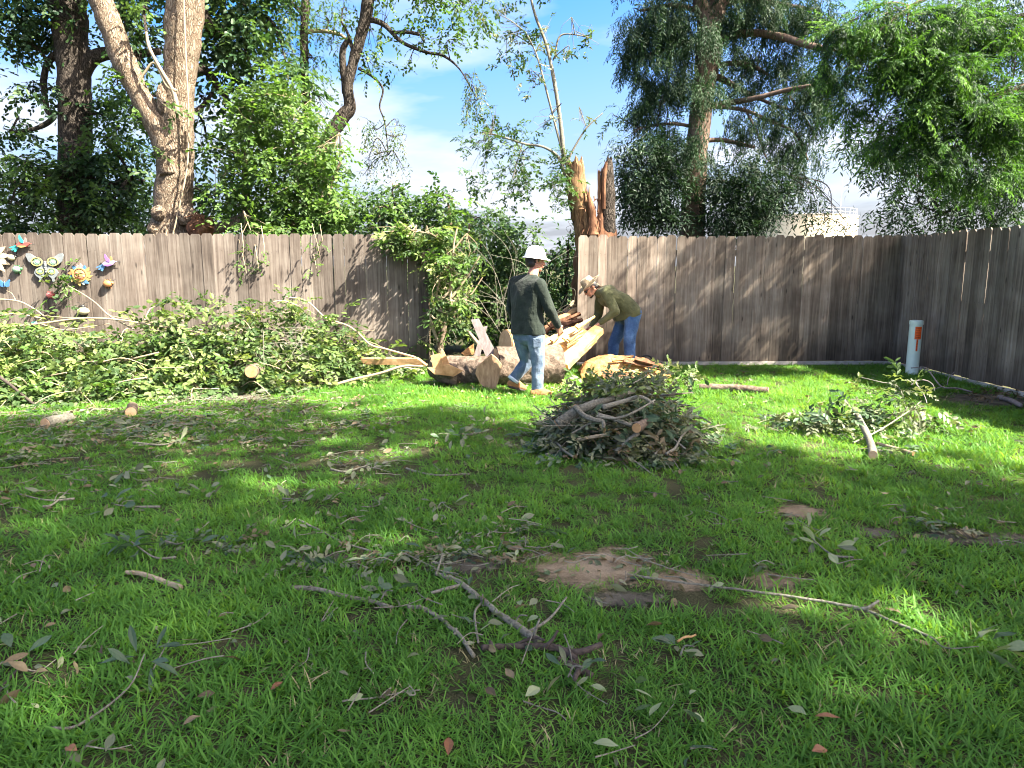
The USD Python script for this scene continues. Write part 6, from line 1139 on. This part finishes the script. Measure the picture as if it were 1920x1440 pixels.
sprig("pale grey-green sprig on the lawn between the two bare patches at right", 1520, 1030, 14, .10, .045, ("leaf_pale", "leaf_oak"), [(1600, 1045), (1560, 1040)], .06, seed=13, up=.3, rosette=.1)
sprig("bunch of large pale leaves at the end of the long thin stick", 1832, 1240, 7, .17, .085, ("leaf_pale", "leaf_pale", "leaf_sprig"), [(1748, 1196), (1775, 1215)], .06, seed=14, aim=-20, up=.15, w=4, rosette=.06)
sprig("light green seedling leaves in the grass at the bottom, right of centre", 1262, 1352, 8, .075, .034, ("leaf_pale", "leaf_mid"), [(1190, 1385), (1225, 1365)], .06, seed=15, up=.3, w=3, rosette=.06)
sprig("dark leaf tuft with a yellow leaf at the left edge, near the bottom", 8, 1270, 7, .12, .05, ("leaf_sprig", "leaf_sprig", "leaf_brown"), [(-60, 1310)], .06, seed=16, up=.4)
sprig("leaves caught in the dark twig tangle, pale ones", 965, 1185, 10, .075, .034, ("leaf_pale", "leaf_oak"), None, .06, seed=17, up=.2, rosette=.09)
sprig("grey leaf cluster at the top end of the thickest stick", 830, 1060, 12, .09, .04, ("leaf_oak", "leaf_sprig"), [(818, 1078)], .06, seed=18, up=.3, rosette=.1)
sprig("loose grey leaves on the bare soil left of the sandy patch", 720, 1060, 9, .09, .04, ("leaf_oak", "leaf_pale"), None, .04, seed=19, up=.1, rosette=.16)
sprig("dull leaf sprig on the grass left of the sandy patch, upper one", 560, 1045, 10, .09, .038, ("leaf_oak",), None, .05, seed=20, up=.25, rosette=.12)
sprig("pale leaf cluster in the middle of the shaded lawn", 690, 882, 10, .10, .036, ("leaf_oak", "leaf_pale"), [(620, 880), (650, 884)], .04, seed=21, up=.15, rosette=.14)
sprig("two-leaf sprig under the twig tangle, bluish", 1065, 1290, 6, .085, .036, ("leaf_sprig", "leaf_oak"), None, .07, seed=22, up=.4)
sprig("grey-green leaf cluster low in the right-hand grass", 1275, 1240, 7, .08, .04, ("leaf_sprig", "leaf_oak"), None, .05, seed=23, up=.3)
sprig("leaf cluster on the lawn above the sandy patch", 820, 960, 8, .10, .04, ("leaf_oak",), None, .05, seed=24, up=.3, rosette=.08)
sprig("dark bent leaf pair standing against the crooked grey stick", 715, 1132, 4, .10, .04, ("leaf_sprig",), None, .05, seed=25, up=1.0)
sprig("flat wilted sprig in the left grass below the leafy heap", 340, 836, 16, .12, .05, ("leaf_oak", "leaf_brown"), [(250, 830), (300, 834)], .04, seed=26, up=.15, rosette=.22)
sprig("dark wilted clump below the small log stub at the left", 262, 808, 18, .12, .05, ("leaf_oak", "leaf_sprig"), [(180, 800), (220, 806)], .06, seed=27, up=.3, rosette=.22)
for k, (px, py, L, W, m, lab) in enumerate([(840, 1416, .085, .030, "leaf_rust", "rust-brown curled leaf at the bottom edge of the grass"), (1106, 1286, .06, .034, "leaf_pale", "tan oval leaf standing at the tip of the knobbly stick"), (985, 1306, .075, .036, "leaf_pale", "pale green fallen leaf below the twig tangle"), (1160, 1399, .075, .03, "leaf_pale", "pale curled leaf near the bottom, right of centre"),
    (1512, 1340, .06, .04, "leaf_pale", "yellowish leaf in a sunlit tuft at the lower right"), (1576, 1346, .075, .022, "leaf_rust", "narrow rust leaf beside the yellowish one"), (1522, 1408, .05, .03, "leaf_rust", "rust leaf near the bottom edge at right"), (376, 1342, .055, .03, "leaf_brown", "folded tan leaf in the lower left grass"), (145, 1407, .05, .026, "leaf_rust", "red-brown leaf at the bottom left"), (530, 1278, .05, .02, "leaf_rust", "small rust leaf left of the grey sticks"), (1806, 1103, .06, .03, "leaf_brown", "tan curled leaf in the grass at far right"), (1500, 1138, .08, .03, "leaf_brown", "tan leaf beside the long thin stick"), (1690, 1150, .06, .035, "leaf_brown", "tan curled leaf past the stick's side nub"), (930, 1305, .06, .028, "leaf_brown", "tan leaf left of the pale green one")]):
    r_ = np.random.default_rng(k + 700); c = G(px, py, .045); a = r_.uniform(0, 6.28); v, f = leaves(c[None] - .0, np.array([[math.cos(a), math.sin(a), .2]]), (r_.normal(0, .4, 3) + [0, 0, 1])[None], L, W, 0, 0, 2); v, f = leaf_hd(c, np.array([math.cos(a), math.sin(a), .15]), r_.normal(0, .3, 3) + [0, -.2, 1], L, W, .22, .2, .5, .06)
    solo("fallen_leaf", (v, f), M[m], lab, "leaf")
# ------------------------------------------------------------------ lawn and leaf litter
gr = np.random.default_rng(301)
def clump(n, rad, lmin, lmax, wmin, wmax, dry=False):
    a = gr.uniform(0, 2 * np.pi, n); q = rad * np.sqrt(gr.random(n)); pos = np.stack([q * np.cos(a), q * np.sin(a), 0 * a - .004], -1)
    b = gr.uniform(0, 2 * np.pi, n); tilt = gr.uniform(.3, 1.4, n); d = np.stack([np.cos(b) * np.sin(tilt), np.sin(b) * np.sin(tilt), np.cos(tilt)], -1)
    L = gr.uniform(lmin, lmax, n); W = gr.uniform(wmin, wmax, n); s = unit(np.cross(d, np.stack([np.cos(b), np.sin(b), 0 * b - .3], -1)) + gr.normal(0, .15, (n, 3))); hz = np.stack([np.cos(b), np.sin(b), 0 * b - .55], -1)
    cv = gr.uniform(.1, .55, n)[:, None]; V = []
    for t, w in ((0, .7), (.35, 1.0), (.7, .75)):
        c = pos + d * (L * t)[:, None] + hz * (L[:, None] * cv * t * t * .7); V += [c - s * (W * w / 2)[:, None], c + s * (W * w / 2)[:, None]]
    V.append(pos + d * L[:, None] + hz * (L[:, None] * cv * .7)); V = np.stack(V, 1)
    F = np.array([[0, 1, 3], [0, 3, 2], [2, 3, 5], [2, 5, 4], [4, 5, 6]]); return V.reshape(-1, 3), (F[None] + (np.arange(n) * 7)[:, None, None]).reshape(-1, 3)
fine = [clump(40, .085, .035, .082, .0038, .0082) for _ in range(6)]; dry = [clump(12, .08, .03, .08, .003, .006) for _ in range(2)]
def sow(dens, y0, y1):
    A = (y1 - y0) * 22; n = int(A * dens); y = gr.uniform(y0, y1, n); x = gr.uniform(-11, 11, n); k = (np.abs(x) < .80 * y + .9) & (x < 5.62 + (10.45 - y) * .05 - .04) & (y < np.where(x < -1.2, fence_y(np.minimum(x, -1.2)) - .05, 10.25))
    return np.stack([x[k], y[k]], -1)
pts = np.vstack([sow(230, 1.4, 4.6), sow(170, 4.6, 7.5), sow(130, 7.5, 10.4)])
bare = in_patch(pts[:, 0], pts[:, 1]); thin = meshkit.fbm(np.stack([pts[:, 0] * .9, pts[:, 1] * .9, 0 * pts[:, 0]], -1), 3, 61)
hp = heap_h(pts[:, 0], pts[:, 1]); keep = (gr.random(len(pts)) > bare * .90) & (gr.random(len(pts)) > np.clip((.34 - thin) * 2.5, 0, .32)) & (hp < .25); pts, thin, bare = pts[keep], thin[keep], bare[keep]
n = len(pts); a = gr.uniform(0, 2 * np.pi, n); X = np.stack([np.cos(a), np.sin(a), gr.normal(0, .12, n)], -1); Z = np.tile([0, 0, 1.0], (n, 1)) + gr.normal(0, .1, (n, 3))
sc = np.clip(.72 + .75 * (thin - .3) + gr.normal(0, .12, n), .4, 1.35) * (1 - .45 * bare); sc *= np.where(pts[:, 1] > 7.5, 1.15, 1.0)
pi = instancer("/World/grass", fine + dry, [M["grass"]] * 6 + [M["grass_dry"]] * 2, np.column_stack([pts, np.full(n, .004)]), quat_from_axes(X, Z), sc, np.where(gr.random(n) < .96, gr.integers(0, 6, n), gr.integers(6, 8, n)))
tag(pi.GetPrim(), "mown green lawn grass covering the whole yard", "grass", kind="stuff")
# litter
LP = [leaf_hd(np.array([-.04, 0, 0.0]), np.array([1.0, 0, .1]), np.array([gr.normal(0, .3), gr.normal(0, .3), 1.0]), L, W, c, f_, .55, .06, 6) for L, W, c, f_ in [(.085, .036, .1, .12), (.075, .030, .3, .3), (.095, .042, .05, .1), (.065, .028, .35, .4)]]
LM = [M["leaf_oak"], M["leaf_brown"], M["leaf_pale"], M["leaf_sprig"]]
def litter_weight(x, y):
    px = 960 + FPX * x / (y * .98); w = .16 + .14 * (y < 3.5) + 2.4 * np.exp(-((y - 6.1) / .8) ** 2) * (px < 760) + 2.6 * np.exp(-((y - 6.9) / .7) ** 2) * (px < 560) + .9 * np.exp(-((y - 3.6) / .45) ** 2) * ((px > 300) & (px < 1000)) + .7 * np.exp(-((y - 4.0) / .4) ** 2) * (px > 1450) + .5 * np.exp(-((y - 4.9) / .5) ** 2) * (px < 700)
    w = w + .9 * in_patch(x, y)
    return w * np.clip(3.2 * (meshkit.fbm(np.stack([x * 1.6, y * 1.6, 0 * x], -1), 3, 91) - .33), .05, 2)
y = gr.uniform(1.6, 9.6, 30000); x = gr.uniform(-1, 1, 30000) * (.78 * y + .6); k = (gr.random(30000) < litter_weight(x, y) * .36 * np.clip(y / 5, .4, 1.3)) & (x < 5.5) & (y < np.where(x < -1.2, fence_y(np.minimum(x, -1.2)) - .1, 10.2)); x, y = x[k], y[k]; n = len(x)
a = gr.uniform(0, 6.28, n); X = np.stack([np.cos(a), np.sin(a), gr.normal(0, .35, n)], -1); Z = np.tile([0, 0, 1.0], (n, 1)) + gr.normal(0, .5, (n, 3))
mi = gr.choice(4, n, p=[.55, .32, .04, .09]); z = gr.uniform(.012, .05, n) * np.where(in_patch(x, y) > .5, .35, 1)
pi = instancer("/World/leaf_litter", [p for p in LP for _ in LM], [m for _ in LP for m in LM], np.stack([x, y, z], -1), quat_from_axes(X, Z), gr.uniform(.42, .9, n), gr.integers(0, 4, n) * 4 + mi)
tag(pi.GetPrim(), "fallen olive and brown leaves strewn thinly over the lawn", "leaf litter", kind="stuff")
cl = []
for px, py, rx, n_ in ((120, 830, 130, 26), (330, 822, 110, 20), (60, 870, 80, 12), (470, 850, 120, 12), (300, 800, 120, 16), (560, 800, 120, 12), (700, 760, 90, 12), (180, 790, 140, 18), (420, 1030, 90, 12), (640, 1070, 120, 14), (860, 1050, 110, 14), (960, 1010, 90, 8), (1750, 1000, 120, 10), (450, 720, 80, 12), (1400, 800, 60, 6)):
    for _ in range(n_): c = G(px + gr.normal(0, rx * .5), py + gr.normal(0, 10)); cl.append([c[0], c[1], gr.uniform(.02, .06)])
cl = np.array(cl); pi = scatter("/World/leaf_litter_001", cl, "oak", [M["leaf_oak"], M["leaf_oak"], M["leaf_brown"], M["leaf_sprig"]], gr, (.35, .62), .0, None, .15)
tag(pi.GetPrim(), "small wilted leafy twigs thrown about in clusters on the lawn", "twig litter", kind="stuff")
# fine twigs strewn among the litter
tw = []
for i in gr.permutation(n)[:900]:
    b_ = gr.uniform(0, 6.28); L = gr.uniform(.05, .22); p = np.array([x[i], y[i], .045]); d = np.array([math.cos(b_), math.sin(b_), gr.normal(0, .08)]) * L; tw.append(stick([p - d / 2, p + gr.normal(0, .012, 3), p + d / 2], .003, .0018, 3, 4, 0))
solo("twig_litter", cat(tw), M["twig"], "small grey twigs strewn thinly over the lawn", "twigs", kind="stuff")
# chips of wood round the log heap
c = np.array([G(*q) for q in zip(gr.normal(980, 90, 420), gr.uniform(704, 752, 420))]) + [0, 0, .03]
v, f = leaves(c, gr.normal(size=(420, 3)) * [1, 1, .3], np.tile([0, 0, 1.0], (420, 1)) + gr.normal(0, .5, (420, 3)), gr.uniform(.015, .06, 420), gr.uniform(.008, .025, 420), .1, .1, 1)
solo("wood_chips", (v, f), M["wood_pale"], "pale wood chips on the grass round the logs", "wood chips", kind="stuff")
